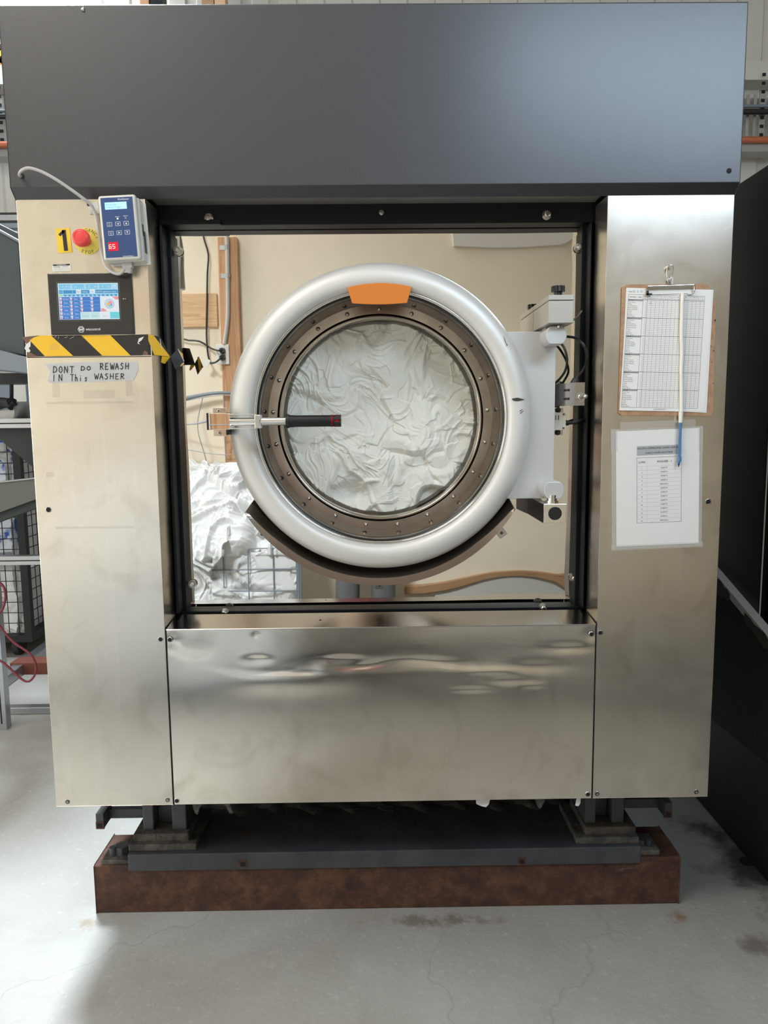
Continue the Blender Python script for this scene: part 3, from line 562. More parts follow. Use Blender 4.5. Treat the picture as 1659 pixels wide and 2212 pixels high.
b = MB('red_button').lathe([(0, -.040), (.0145, -.040), (.0188, -.0375), (.0205, -.033), (.0205, -.026), (.0185, -.021), (.014, -.016), (.0125, -.0006)], -.0035, .0005, 40)
b.lathe([(.0128, -.0402), (.0135, -.0408), (.0145, -.0402)], -.0035, .0005, 40); b.build('red_button', es)
loc, rot, w_, h_ = face((113, 571), (153, 569), (153.5, 585), (113.5, 586.5), -.001)
b = MB('white_plastic').box(-w_/2, w_/2, -.0003, .0006, -h_/2, h_/2); b.m('black_ink').q(-w_*.46, w_*.46, h_*.24, h_*.46, -.0006); b.m('white_ink').text('CALIBRATION', 0, h_*.35, h_*.14, -.0009, w_*.5)
b.m('black_ink').text('scales', -w_*.25, h_*.10, h_*.15, -.0006, w_*.36).text('03 9000', w_*.22, h_*.10, h_*.10, -.0006, w_*.32)
b.m('grey_ink').text('Tested   10/02/23', -w_*.2, -h_*.12, h_*.10, -.0006, w_*.48).text('By   A Smart', w_*.28, -h_*.12, h_*.10, -.0006, w_*.33).text('Date   10 Feb 23', -w_*.2, -h_*.30, h_*.10, -.0006, w_*.48).text('Due   10 Feb 24', w_*.28, -h_*.30, h_*.10, -.0006, w_*.33)
b.build('calibration_sticker', wm, loc, rot)

# touch screen
loc, rot, w_, h_ = face((101, 592), (283, 587), (290, 723), (110, 722), -.006)
ts = thing('control_screen', '', ''); del ts['label'], ts['category']; ts.parent = wm; ts.location = loc; ts.rotation_euler = rot
MB('screen_bezel').box(-w_/2, w_/2, 0, .0065, -h_/2, h_/2).build('bezel', ts, bevel=.002)
def ux(px): return (px-829.5)      # pixel offsets inside the 1659x1269 close-up of the screen
kx, kz = w_/1830., h_/1370.
sx0, sx1, sz0, sz1 = -.078+.0, 0, 0, 0
SW, SH = .1465, .0865; scx, scz = -.0045, .006
def sc_(u, v_): return (scx-SW/2+SW*u, scz+SH/2-SH*v_)
b = MB('tube_bluegrey')
for i, (a0, a1, c0, c1) in enumerate(((-.02, 1.02, -.035, -.028), (-.02, 1.02, 1.028, 1.035), (-.022, -.017, -.035, 1.035), (1.017, 1.022, -.035, 1.035))):
    p, q = sc_(a0, c1), sc_(a1, c0); b.q(p[0], q[0], p[1], q[1], -.0003)
b.m('gloss_black'); p, q = sc_(-.017, 1.028), sc_(1.017, -.028); b.q(p[0], q[0], p[1], q[1], -.0002)
b.m('white_ink'); b.disc(scx+SW/2+.0115, scz+.005, .0012, -.0003, 12).q(scx+SW/2+.0145, scx+SW/2+.0175, scz+.0045, scz+.0055, -.0003)
lx, lz = scx-.0225, -h_/2+.0125; R6 = .0078
hexp = [(lx+R6*math.cos(PI/3*i), lz+R6*math.sin(PI/3*i)) for i in range(6)]; b.stroke(hexp+[hexp[0]], .0011, -.0003)
b.stroke([(lx-.005, lz+.0022), (lx-.0024, lz-.0035), (lx, lz+.002), (lx+.0024, lz-.0035), (lx+.005, lz+.0022)], .0021, -.0004).q(lx-.004, lx+.004, lz+.0037, lz+.0045, -.0004)
b.text('wiscontrol', lx+.011, lz+.0004, .0062, -.0003, .0355, 'l'); b.text('°', lx+.009, lz+.004, .001, -.0003, .001)
b.build('bezel_print', ts)
b = MB('s_lblue'); E_ = -.0006
def R(u0, v0, u1, v1, m_, e=E_): p, q = sc_(u0, v1), sc_(u1, v0); b.m(m_).q(p[0], q[0], p[1], q[1], e)
def T(s, u, v_, hh, m_='s_white', wd=None, e=-.0010, al='c'): p = sc_(u, v_); b.m(m_).text(s, p[0], p[1], SH*hh, e, SW*wd if wd else None, al)
R(0, 0, 1, 1, 's_white', -.0004); R(.01, .01, 1, .365, 's_lblue', -.0005)
for k, (t1, t2) in enumerate((('4', '47 ℃'), ('0:x', 's'), ('0s', '/  70s'), ('0', '/  0s'))): R(.02+.222*k, .03, .215+.222*k, .155, 's_sky'); T(t1, .08+.222*k, .10, .045); T(t2, .165+.222*k, .10, .045)
R(.90, .03, .995, .14, 's_lblue'); T('kPa', .95, .08, .04)
R(.015, .19, .075, .285, 's_dblue'); R(.085, .19, .24, .285, 's_dblue'); R(.245, .19, .295, .285, 's_dblue'); R(.305, .175, .375, .285, 's_white'); R(.385, .19, .52, .285, 's_dblue'); R(.535, .175, .61, .285, 's_white'); R(.62, .185, .995, .28, 's_dblue')
T('1/2', .045, .24, .04); T('Run', .34, .235, .04, 's_navy'); T('05', .572, .235, .04, 's_navy'); T('100 kg', .45, .24, .04); T('0.00 Programme name', .80, .235, .04, wd=.33)
R(.01, .315, .07, .36, 's_green')
for k in range(13): R(.08+.07*k, .31, .14+.07*k, .325, 's_dblue'); R(.075+.07*k, .335, .125+.07*k, .35, 's_sky'); R(.10+.07*k, .325, .138+.07*k, .36, 's_dblue', -.0007)
R(.012, .375, .69, .995, 's_blue'); R(.35, .79, 1, 1, 's_white', -.0007)
names = (('Main Wash', 'Rinse'), ('Drain', 'Extract'), ('Main Wash', 'Spin'), ('Drain', 'Drain'), ('Main Wash', 'Rinse'), ('Extract', 'Extract'))
for rr in range(6):
    v0 = .385+.102*rr
    if rr: R(.012, v0-.009, .69 if rr < 4 else .345, v0-.004, 's_sky', -.0007)
    for cc in range(4):
        if rr > 3 and cc > 1: continue
        u0 = .015+.172*cc; R(u0+.004, v0+.008, u0+.042, v0+.04, 's_white', -.0008); R(u0+.010, v0+.04, u0+.038, v0+.088, 's_pink', -.0008); R(u0+.018, v0+.055, u0+.030, v0+.085, 's_white', -.0009)
        if cc < 2: T(names[rr][cc], u0+.105, v0+.05, .038, wd=.095 if 'M' in names[rr][cc] else .06)
for cc in range(1, 4): R(.012+.1725*cc-.003, .375, .012+.1725*cc+.001, .785 if cc > 1 else .995, 's_sky', -.0008)
R(.70, .375, 1, .785, 's_white', -.0007); R(.90, .375, 1, .39, 's_pink', -.0008); b.m('s_pink').poly([sc_(.89, .375), sc_(1, .375), sc_(1, .46), sc_(.95, .46)], -.0008); b.poly([sc_(.70, .70), sc_(.75, .70), sc_(.80, .785), sc_(.70, .785)], -.0008)
p = sc_(.845, .575); b.m('s_navy').disc(p[0], p[1], .0112, -.0009, 40); b.m('s_white').disc(p[0], p[1], .0104, -.0010, 40); b.m('s_lblue').disc(p[0], p[1], .0088, -.0011, 30)
b.m('s_orange').disc(p[0]-.0028, p[1]-.001, .0048, -.0012, 20); b.m('s_pink').disc(p[0]+.003, p[1]+.003, .0042, -.0012, 20); b.m('s_violet').disc(p[0]+.004, p[1]-.003, .0035, -.0013, 20); b.m('s_cyan').disc(p[0]+.001, p[1]-.005, .0028, -.0014, 20)
for k, (s, m_) in enumerate((('Manual', 's_teal'), ('Delay', 's_teal'), ('Stop', 's_white'), ('Start', 's_cyan'))): R(.355+.163*k, .80, .508+.163*k, .98, m_, -.0008); T(s, .432+.163*k, .90, .045, 's_grey')
b.build('display', ts)

# wall-mounted formula selector (thing of its own, screwed box)
loc, rot, w_, h_ = face((212, 423), (293, 418), (302, 560), (222, 563.5), -.052)
fs_ = thing('formula_selector', 'grey box with blue keypad face and red 65 readout above the touch screen', 'controller', loc, rot)
MB('controller_case').box(-w_/2, w_/2, 0, .017, -h_/2, h_/2).build('front_case', fs_, bevel=.006, seg=4)
MB('controller_case').box(-w_/2+.001, w_/2+.0035, .016, .048, -h_/2-.001, h_/2-.004).build('rear_case', fs_, bevel=.004, seg=3)
MB('white_plastic').box(-w_/2+.004, w_/2+.010, .046, .0505, -h_/2-.004, h_/2-.008).build('mounting_plate', fs_, bevel=.002)
b = MB('black_plastic').box(w_/2+.0025, w_/2+.0045, .030, .044, -h_*.36, -h_*.02).box(w_/2+.0022, w_/2+.0040, .024, .034, -h_*.10, h_*.08); b.build('side_slot', fs_)
fx = w_/2-.0065; fz = h_/2-.0065
MB('controller_blue').box(-fx, fx, -.0005, .003, -fz, fz+.0005).build('keypad', fs_)
def kp(u, v_): return ((u-665)/1130*2*fx*1.0, (1050-v_)/1800*2*fz)      # on the keypad face
b = MB('white_ink'); p = kp(1120, 205); b.text('WashSystem', p[0]-.001, p[1], .0042, -.0008, .0265, 'r'); p = kp(1215, 1925); b.text('Formula Selector', p[0]-.008, p[1], .0032, -.0008, .025, 'r')
for s, u, v_ in (('status', 640, 720), ('alarm', 930, 710)): p = kp(u, v_); b.text(s, p[0], p[1], .0026, -.0008, .0105)
p = kp(930, 775); b.m('white_ink').lathe([(.0012, -.0008), (.0017, -.0008)], p[0], p[1], 20)
for (u, v_, k) in ((340, 945, 't'), (640, 940, 'l'), (935, 935, 'u'), (360, 1215, 't'), (655, 1210, 'r'), (945, 1205, 'd')):
    p = kp(u, v_); bw, bh = .0055, .0044; c8 = [(sx*bw, sz*bh) for sx, sz in ((-1, -1), (1, -1), (1, 1), (-1, 1))]; kb = MB('white_ink')
    kb.stroke(c8+[c8[0]], .0007, -.0002)
    if k == 't': kb.text('STOP' if v_ < 1000 else 'START', 0, .0018, .0014, -.0002, .0055).text('CANCEL' if v_ < 1000 else 'SELECT', 0, -.0003, .0009, -.0002, .006).text('RESET' if v_ < 1000 else 'MODE', 0, -.0023, .0012, -.0002, .0045)
    else:
        a = {'r': 0, 'u': PI/2, 'l': PI, 'd': -PI/2}[k]; kb.poly([(.0028*math.cos(a+q), .0028*math.sin(a+q)) for q in (0, 2.3, -2.3)], -.0002)
    kb.build('key', fs_, loc=(p[0], -.0007, p[1]))
b.build('keypad_print', fs_)
p = kp(645, 785); MB('led_green').disc(p[0], p[1], .0019, -.0010, 18).build('status_light', fs_)
p0_, p1_ = kp(235, 500), kp(1010, 285); cxl, czl = (p0_[0]+p1_[0])/2, (p0_[1]+p1_[1])/2
b = MB('lcd_blue').q(p0_[0], p1_[0], p0_[1], p1_[1], -.0009); b.m('lcd_ink').text('Pillowcases', p0_[0]+.002, czl+.0028, .0036, -.0012, .0255, 'l').text('Waiting Trigger', p0_[0]+.002, czl-.0028, .0034, -.0012, .037, 'l'); b.build('text_display', fs_)
p0_, p1_ = kp(222, 1750), kp(580, 1480); b = MB('led_window').q(p0_[0], p1_[0], p0_[1], p1_[1], -.0009).m('led_lit')
for k, s in enumerate(('6', '5')):
    ox, oz = p0_[0]+(.0046+.0085*k)+.0, (p0_[1]+p1_[1])/2; a, h = .0024, .0044
    S = {'a': [(-a, h), (a, h)], 'f': [(-a, h), (-a, 0)], 'g': [(-a, 0), (a, 0)], 'e': [(-a, 0), (-a, -h)], 'd': [(-a, -h), (a, -h)], 'c': [(a, 0), (a, -h)]}
    for seg in ('afgcd' if s == '5' else 'afgecd'): b.stroke([(ox+x+z*.06, oz+z) for x, z in S[seg]], .0013, -.0012)
b.build('number_display', fs_)
b = MB('cable_grey').box(-.007, .016, .018, .034, -h_/2-.014, -h_/2+.001).add([(-.005, .018, -h_/2-.013), (.014, .018, -h_/2-.013), (.014, .034, -h_/2-.013), (-.005, .034, -h_/2-.013), (.003, .022, -h_/2-.026), (.010, .022, -h_/2-.026), (.010, .031, -h_/2-.026), (.003, .031, -h_/2-.026)], [(0, 1, 5, 4), (1, 2, 6, 5), (2, 3, 7, 6), (3, 0, 4, 7), (4, 5, 6, 7)])
b.build('plug', fs_, bevel=.001)
cb = [P(47, 382, -.012), P(42, 378, -.045), P(46, 369, -.06), P(62, 363, -.065), P(90, 371, -.06), P(120, 387, -.055), P(150, 407, -.045), P(175, 425, -.035), P(195, 441, -.022), P(203, 455, -.014), P(210, 480, -.012), P(214, 510, -.012), P(219, 545, -.014), P(226, 570, -.02), P(237, 585, -.025), P(255, 592, -.028), P(266, 586, -.030), P(271, 573, -.030)]
tag(MB('cable_grey').tube(cb, .0036, 12, cyc=5).build('control_cable'), 'light grey cable looping from a hole in the hood to the blue keypad box', 'cable')
loc, rot, w_, h_ = face((191, 440), (214, 436), (214, 462), (193, 463), -.002)
cl = thing('cable_clip', 'small square adhesive pad with black tie holding the grey cable', 'cable clip', loc, rot)
MB('controller_case').box(-w_/2, w_/2, -.002, .0025, -h_/2, h_/2).build('adhesive_pad', cl, bevel=.0008)
MB('cable_black').tube([(-.008, -.006, .010), (-.004, -.014, .006), (-.001, -.014, .0), (.001, -.010, -.006), (.001, -.004, -.010)], .0018, 8).box(-.010, -.002, -.016, -.010, .003, .009).build('cable_tie', cl)

# hazard tape
def zrow(k, y=-.0012): return P(185, 725+43*k, y)[2]
def ht(pl, m_, b, y=-.0014): b.m(m_).poly([P(px, py, y)[::2] for px, py in pl], y)
b = MB('tape_black')
ou = [(48, 728), (80, 725), (120, 725), (185, 724), (250, 724), (322, 722), (322, 767), (282, 768), (190, 769), (120, 770), (70, 770), (56, 771), (60, 762), (53, 753), (56, 742)]
pts3 = [P(px, py, -.0016) for px, py in ou]; n = len(pts3)
b.add([(p[0], -.0016, p[2]) for p in pts3]+[(p[0], -.0002, p[2]) for p in pts3], [list(range(n)), list(range(2*n-1, n-1, -1))]+[(i, i+n, (i+1) % n+n, (i+1) % n) for i in range(n)])
ht([(48, 728), (80, 725), (84, 726), (66, 733), (60, 742), (56, 742)], 'tape_brown', b, -.0020)
ht([(56, 744), (66, 736), (66, 748), (62, 752), (66, 758), (60, 764), (68, 769), (56, 771), (60, 762), (53, 753)], 'torn_glint_white', b, -.0020); ht([(58, 760), (66, 762), (76, 767), (84, 770), (57, 771)], 'tape_brown', b, -.0022)
ht([(64, 735), (73, 729), (84, 725.5), (110, 724.6), (158, 768.8), (97, 769.5)], 'tape_yellow', b, -.0021); ht([(175, 724), (238, 724), (282, 768), (221, 768.4)], 'tape_yellow', b, -.0021)
ht([(108, 744), (118, 740), (129, 745), (128, 755), (108, 757)], 'residue', b, -.0024)
for q in ((118, 729, 122, 725.5), (126, 732, 127, 727), (140, 730, 146, 727), (151, 732, 160, 727)): b.m('torn_glint_white').stroke([P(q[0], q[1], -.002)[::2], P(q[2], q[3], -.002)[::2]], .0006, -.0022)
ht([(300, 731), (311, 727), (306, 735), (299, 740), (303, 744), (297, 742)], 'torn_glint_white', b, -.0024); ht([(312, 757), (318, 760), (321, 767), (308, 767)], 'tape_brown', b, -.0024)
tp = thing('hazard_tape', 'yellow and black striped tape stuck across the left panel under the touch screen', 'tape', P(185, 770, -.001))
def rel(bb, t): 
    o = t.location; bb.v = [(x-o[0], y-o[1], z-o[2]) for x, y, z in bb.v]; return bb
rel(b, tp).build('taped_strip', tp)
def quad3(b, m_, pts): n = len(pts); b.m(m_).add(pts, [list(range(n))])
e0, e1, e2, e3 = P(320, 722, -.003), P(347, 728, .015), P(368, 771, .03), P(322, 767, -.003)
b = MB('tape_black'); quad3(b, 'tape_black', [e0, e1, e2, e3]); off = -.0008
def lerp(u, v_): return tuple((np.array(e0)*(1-u)*(1-v_)+np.array(e1)*u*(1-v_)+np.array(e2)*u*v_+np.array(e3)*(1-u)*v_)+np.array((0, off, 0)))
quad3(b, 'tape_yellow', [lerp(0, .0), lerp(.45, .0), lerp(1, .98), lerp(.25, .98), lerp(0, .3)]); quad3(b, 'torn_glint_white', [lerp(.70, .62), lerp(.86, .10), lerp(.89, .13), lerp(.74, .62)])  # thin white line on the fold is a painted highlight
quad3(b, 'tape_yellow', [e2, P(356, 786, .03), P(348, 783, .02), lerp(.6, 1)])
rel(b, tp).build('folded_end', tp)
b = MB('tape_black'); q0 = [P(368, 770, .035), P(384, 754, .050), P(397, 780, .055), P(378, 797, .040)]; quad3(b, 'tape_black', q0); quad3(b, 'tape_black', [tuple(np.array(p)+(.001, .004, 0)) for p in q0][::-1]); quad3(b, 'tape_yellow', [P(386, 756, .062), P(395, 764, .064), P(398, 786, .064), P(390, 792, .058)])
quad3(b, 'torn_glint_white', [P(384, 754, .049), P(385.2, 753.5, .05), P(398.3, 780, .055), P(397, 781, .054)]); rel(b, tp).build('loose_end', tp)

# handwritten note on silver tape
STK = {'D': [[(0, 0), (.08, 1), (.5, .85), (.72, .5), (.5, .12), (0, 0)]], 'O': [[(.35, 1), (.08, .75), (.05, .3), (.35, 0), (.65, .3), (.62, .75), (.35, 1)]], 'N': [[(0, 0), (.05, 1)], [(.05, 1), (.6, .05)], [(.6, .05), (.62, 1)]], 'T': [[(0, 1), (.75, .98)], [(.38, 1), (.36, 0)]],
       'R': [[(.05, 0), (.1, 1)], [(.0, .95), (.45, 1), (.65, .75), (.45, .52), (.1, .48)], [(.2, .5), (.7, 0)]], 'E': [[(.62, 1), (.1, .97), (.05, 0), (.65, .04)], [(.08, .5), (.5, .52)]], 'W': [[(0, 1), (.22, 0), (.42, .7), (.62, 0), (.9, 1)]], 'A': [[(0, 0), (.35, 1), (.68, 0)], [(.1, .38), (.62, .42)]],
       'S': [[(.6, .9), (.3, 1), (.08, .75), (.5, .45), (.5, .15), (.2, 0), (0, .12)]], 'H': [[(0, 0), (.05, 1)], [(.6, 0), (.65, 1)], [(0, .5), (.65, .52)]], 'I': [[(.1, 0), (.15, 1)]], 'h': [[(0, 0), (.05, 1)], [(.03, .35), (.3, .55), (.45, .3), (.42, 0)]], 'i': [[(.08, 0), (.1, .5)], [(.1, .75), (.12, .8)]], 's': [[(.42, .5), (.2, .55), (.08, .4), (.35, .22), (.2, 0), (0, .05)]]}
nt_ = thing('handwritten_note', 'two strips of silver tape lettered DONT DO REWASH IN This WASHER', 'note', P(200, 801, -.001))
b = MB('duct_tape')
ht([(96, 786), (180, 782), (297, 781), (299, 800), (296, 802), (180, 806), (110, 808), (107, 800)], 'duct_tape', b, -.0008); ht([(108, 804), (200, 800), (298, 799), (293, 812), (288, 822), (200, 825), (106, 827), (102, 823)], 'duct_tape', b, -.0014)
rel(b, nt_).build('tape_strips', nt_)
b = MB('black_ink')
def hand(s, px, py, pw, ph, drop=0):
    n = len(s); adv = pw/n; rg = random.Random(len(s)*7+int(px))
    for i, ch in enumerate(s):
        if ch == ' ': continue
        for st in STK[ch]: b.stroke([P(px+adv*i+(x*adv*.92), py-drop*i/n-(z*ph)+rg.uniform(-.3, .3), -.0018)[::2] for x, z in st], .0018, -.0020)
hand('DONT', 115, 805, 48, 14, -1); hand('DO', 175, 800, 25, 9); hand('REWASH', 216, 798, 66, 13, 1)
hand('IN', 115, 823, 24, 14); hand('This', 152, 823, 42, 14); hand('WASHER', 204, 819, 68, 12, 0)
rel(b, nt_).build('handwriting', nt_)

# ================================================================ papers on the right panel
cbd = thing('clipboard', 'brown hardboard clipboard hanging on the right steel panel with a wash record sheet', 'clipboard', P(1442, 760, -.002), (0, -.012, 0))
B0 = cbd.location
def L(px, py, y=-.006): p = P(px, py, y); return (p[0]-B0[0], p[2]-B0[2])
def rot2(pt, a=.012): c, s = math.cos(a), math.sin(a); return (pt[0]*c+pt[1]*s, -pt[0]*s+pt[1]*c)
def LR(px, py, y=-.006): return rot2(L(px, py, y))
b = MB('hardboard').prism([LR(*q) for q in ((1344, 620), (1354, 614), (1524, 613), (1532, 617), (1533, 648), (1547, 650), (1541, 893), (1532, 899), (1343, 898), (1336, 892))], -.0035, 0); b.m('dark_void')
for q in ((1545, 692, 2), (1535, 748, 1.5), (1542, 758, 1.5), (1541, 828, 1), (1538, 782, 1)): p = LR(*q[:2]); b.disc(p[0], p[1], q[2]*.0008, -.0038, 10, q[2]*.0015)
b.build('board', cbd, bevel=.0008)
b = MB('paper').prism([LR(*q) for q in ((1353, 622), (1541, 626), (1526, 892), (1340, 882))], -.0046, -.0037)
sh = b.build('spare_sheets', cbd)
shp = thing('x', '', ''); bpy.data.objects.remove(shp)
mc = [LR(*q, -.008) for q in ((1355, 621.5), (1539, 626.5), (1522, 890), (1338, 886.5))]
rs = thing('record_sheet', 'printed wash tally sheet with a ruled grid and handwritten date under the clipboard clip', 'paper', (0, 0, 0)); rs.location = cbd.location; rs.rotation_euler = cbd.rotation_euler
b = MB('paper').prism([mc[3], mc[2], mc[1], mc[0]], -.0054, -.0049); b.build('sheet', rs)
ab = np.array
def S2(u, v_): return tuple(ab(mc[0])*(1-u)*(1-v_)+ab(mc[1])*u*(1-v_)+ab(mc[2])*u*v_+ab(mc[3])*(1-u)*v_)
def ln(b, u0, v0, u1, v1, wd): b.stroke([S2(u0, v0), S2(u1, v1)], wd, -.0057)
b = MB('line_ink'); slant = math.atan2(S2(1, .5)[1]-S2(0, .5)[1], S2(1, .5)[0]-S2(0, .5)[0]); SWd = .205; SHt = .29
def tx(s, u, v_, h, wd=None, al='c', m_='black_ink'): p = S2(u, v_); b.m(m_).text(s, p[0], p[1], h, -.0058, wd, al, rot=slant)
U0, U1, U2, U3 = .02, .195, .245, .915; V0, V1, V2 = .052, .092, .972
for u in (U0, U1, U2, U3): ln(b, u, V0, u, V2, .0006)
ln(b, U0, V0, U3, V0, .0006); ln(b, U0, V2, U3, V2, .0006)
days = ('MONDAY', 'TUESDAY', 'WEDNESDAY', 'THURSDAY', 'FRIDAY', 'SATURDAY'); items = ('Pillow Cases', 'Sheets', 'Third/2nd Sheets', 'Patient Sheet(s)', 'Patient Sheet(s)', 'Towels', 'Gowns', 'Blankets', 'Other / RE WT')
for c_ in range(14):
    u = U2+(U3-U2)*c_/14; ln(b, u, V0, u, V2, .00028); o_ = ('1st', '2nd', '3rd', '4th', '5th', '6th', '7th', '8th', '9th', '10th', '11th', '12th', '13th', '14th')[c_]
    tx(o_, u+.022, V0+.012, .0022, .0045); tx('Load', u+.022, V0+.029, .0022, .0058)
tx('MACHINE 1 - 100KG', (U0+U1)/2, V0+.02, .0026, .030); tx('Kg', (U1+U2)/2, V0+.012, .0024); tx('Prog', (U1+U2)/2, V0+.03, .0022, .006)
dh = (V2-V1)/6
for d in range(6):
    v0 = V1+dh*d; b.m('black_ink'); ln(b, U0, v0, U3, v0, .0008)
    b.m('grey_ink'); ln(b, U0+.005, v0+.007, U1-.004, v0+.007, .0028); b.m('black_ink'); tx(days[d], U0+.008, v0+.007, .0022, .012, 'l'); rr = dh/10
    b.m('line_ink')
    for k in range(1, 10):
        b.m('line_ink'); ln(b, U2, v0+rr*k, U3, v0+rr*k, .00028)
        if k < 10: tx(items[k-1], U0+.006, v0+rr*(k+.45), .0023, [.016, .009, .021, .023, .023, .009, .009, .012, .018][k-1], 'l', 'line_ink'); tx('55', (U1+U2)/2+.008, v0+rr*(k+.45), .0018, .0025, m_='line_ink')
tx('City Gippsland Linen', .47, .028, .002, .026); tx('DATE', .04, .030, .0024, .008); tx('22  6  23', .125, .026, .0055, .025, m_='grey_ink'); tx('9f', .285, V1+rr*1.9, .0045, .004, m_='grey_ink')
tx('Kg. Wash Workbook Sheet', .47, .984, .0022, .03)
b.build('printed_grid', rs)
# clip
b = MB('chrome'); ca, cb2 = LR(1398, 619, -.014), LR(1498, 616, -.014); cc2, cd2 = LR(1400, 636, -.010), LR(1496, 634, -.010)
b.cyl((ca[0], -.014, ca[1]), (cb2[0], -.014, cb2[1]), .0021, n=14)
b.tube([(cb2[0], -.014, cb2[1]), (cb2[0]+.0025, -.013, cb2[1]-.003), (cb2[0]+.0025, -.0115, cc2[1]+.003), (cb2[0]-.002, -.010, cc2[1]-.001), (cb2[0]-.012, -.009, cc2[1]-.001)], .0016, 8)
b.tube([(ca[0]+.002, -.010, ca[1]-.003), (cb2[0]-.002, -.010, cb2[1]-.003)], .0014, 8)
b.build('clip', cbd)
b = MB('trim_steel').box(ca[0]-.001, cb2[0]-.003, -.0125, -.0055, ca[1]-.006, ca[1]-.002); b.m('paper').prism([(ca[0]+.002, cc2[1]-.0005), (cb2[0]-.003, cd2[1]+.001), (cb2[0]-.004, cb2[1]-.006), (ca[0]+.002, ca[1]-.006)], -.0075, -.0060); b.build('clip_plate', cbd)
b = MB('black_plastic').box(ca[0]-.001, ca[0]+.0035, -.0135, -.008, cc2[1]-.002, ca[1]-.010).box(ca[0]-.001, ca[0]+.012, -.0135, -.008, cc2[1]-.002, cc2[1]+.0018); b.build('corner_pad', cbd)
sn = thing('snap_hook', 'small metal snap hook holding the clipboard to the steel panel', 'hook', P(1447, 592, -.008))
def Ls(px, py, y=0): p = P(px, py, -.008); return (p[0]-sn.location[0], y, p[2]-sn.location[2])
MB('chrome').tube([Ls(1441, 583), Ls(1442, 576, -.001), Ls(1449, 573, -.002), Ls(1454, 578, -.001), Ls(1452, 590), Ls(1450, 600), Ls(1444, 603), Ls(1441, 595)], .0013, 8, True, 5).build('hook_body', sn)
MB('bolt_steel').cyl(Ls(1447, 577, -.004), Ls(1447, 577, .007), .0042, n=20).build('anchor_stud', sn)
MB('bolt_steel').cyl(Ls(1447, 606, -.002), Ls(1447, 606, .003), .0038, n=16).tube([Ls(1443, 602), Ls(1450, 606), Ls(1451, 613, .002), Ls(1444, 613), Ls(1443, 605)], .0012, 8, True).build('swivel', sn)
MB('cast_grey').box(Ls(1450, 600)[0], Ls(1454, 600)[0], -.001, .001, Ls(1450, 614)[2], Ls(1450, 598)[2]).build('strap_end', sn)
# pen on a string
pn_ = thing('ballpoint_pen', 'clear blue ballpoint pen hanging on a white string in front of the notices', 'pen', P(1466, 1007, -.012))
def Lp(px, py, y=-.012): p = P(px, py, y); return tuple(ab(p)-ab(pn_.location))
MB('pen_blue').cyl(Lp(1470, 912), Lp(1467.5, 990), .0040, n=6, smooth=False).cyl(Lp(1467.6, 988), Lp(1467, 996), .0046, .0048, 16).build('barrel', pn_)
MB('pen_ink').cyl(Lp(1470, 914), Lp(1467, 998), .0012, n=10).build('ink_tube', pn_)
MB('pen_blue').cyl(Lp(1467, 995), Lp(1466.4, 1001), .0045, .0030, 16).m('pen_tip').cyl(Lp(1466.4, 1001), Lp(1466, 1009), .0030, .0006, 16).build('tip', pn_)
MB('string_white').cyl(Lp(1471, 889), Lp(1470, 913), .0056, .0048, 14).m('torn_glint_white').cyl(Lp(1471, 888), Lp(1471, 891), .0058, n=14).build('tape_wrap', pn_)
tag(MB('string_white').tube([P(1475, 634, -.012), P(1473.5, 650, -.014), P(1473, 680, -.014), P(1472, 720, -.014), P(1473, 760, -.013), P(1471.5, 800, -.013), P(1472, 840, -.013), P(1472, 889, -.012)], .0046, 8, cyc=4).build('string'), 'white fabric string tied to the clipboard clip and holding the pen', 'string')
# laminated notice
loc, rot, w_, h_ = face((1330, 932), (1511, 924), (1509, 1173.5), (1331.5, 1181), -.0015)
nt2 = thing('laminated_notice', 'laminated daily wash routine notice taped below the clipboard', 'notice', loc, rot)
MB('laminate').box(-w_/2-.011, w_/2+.008, -.0002, .0010, -h_/2-.007, h_/2+.004).build('laminate_pouch', nt2)
MB('laminate_paper').box(-w_/2, w_/2, -.0006, -.0003, -h_/2, h_/2).build('sheet', nt2)
def N(u, v_): return ((u-.5)*w_, (.5-v_)*h_)      # fractions of the sheet
b = MB('grey_ink'); mat('header_grey', (.42, .42, .42), .6)
x0, zt_ = N(.250, .135); x1, zb_ = N(.785, .215); b.m('header_grey').q(x0, x1, zb_, zt_, -.0009)
b.m('black_ink').text('SOUTH GIPPSLAND LINEN SERVICE', (x0+x1)/2, zt_-.006, .0044, -.0012, (x1-x0)*.97).text('DAILY WASH ROUTINE', (x0+x1)/2, zb_+.006, .0042, -.0012, (x1-x0)*.60)
x0, zt_ = N(.250, .235); x1, zb_ = N(.785, .80); b.m('line_ink').stroke([(x0, zt_), (x1, zt_), (x1, zb_), (x0, zb_), (x0, zt_)], .0007, -.0009); xc = N(.37, 0)[0]; b.m('grey_ink').stroke([(xc, zt_), (xc, zb_)], .0002, -.0009)
b.m('black_ink').text('LOAD', (x0+xc)/2, zt_-.011, .0054, -.0010, .017).text('WASHER - 1', xc+(x1-xc)*.5, zt_-.011, .0054, -.0010, .037)
hh = zt_-.022; rh = (hh-zb_)/14
for k in range(14):
    z_ = hh-rh*k; b.m('grey_ink').stroke([(x0, z_), (x1, z_)], .00025, -.0009); b.m('black_ink').text(str(k+1), (x0+xc)/2, z_-rh*.55, .0034, -.0010); b.m('line_ink').text('REWASH' if k in (4, 13) else 'SHEETS', xc+(x1-xc)*.5, z_-rh*.5, .0036, -.0010, .020 if k in (4, 13) else .0175)
b.build('printed_text', nt2)
mat('clear_tape', (.75, .72, .66), .15, alpha=.28)
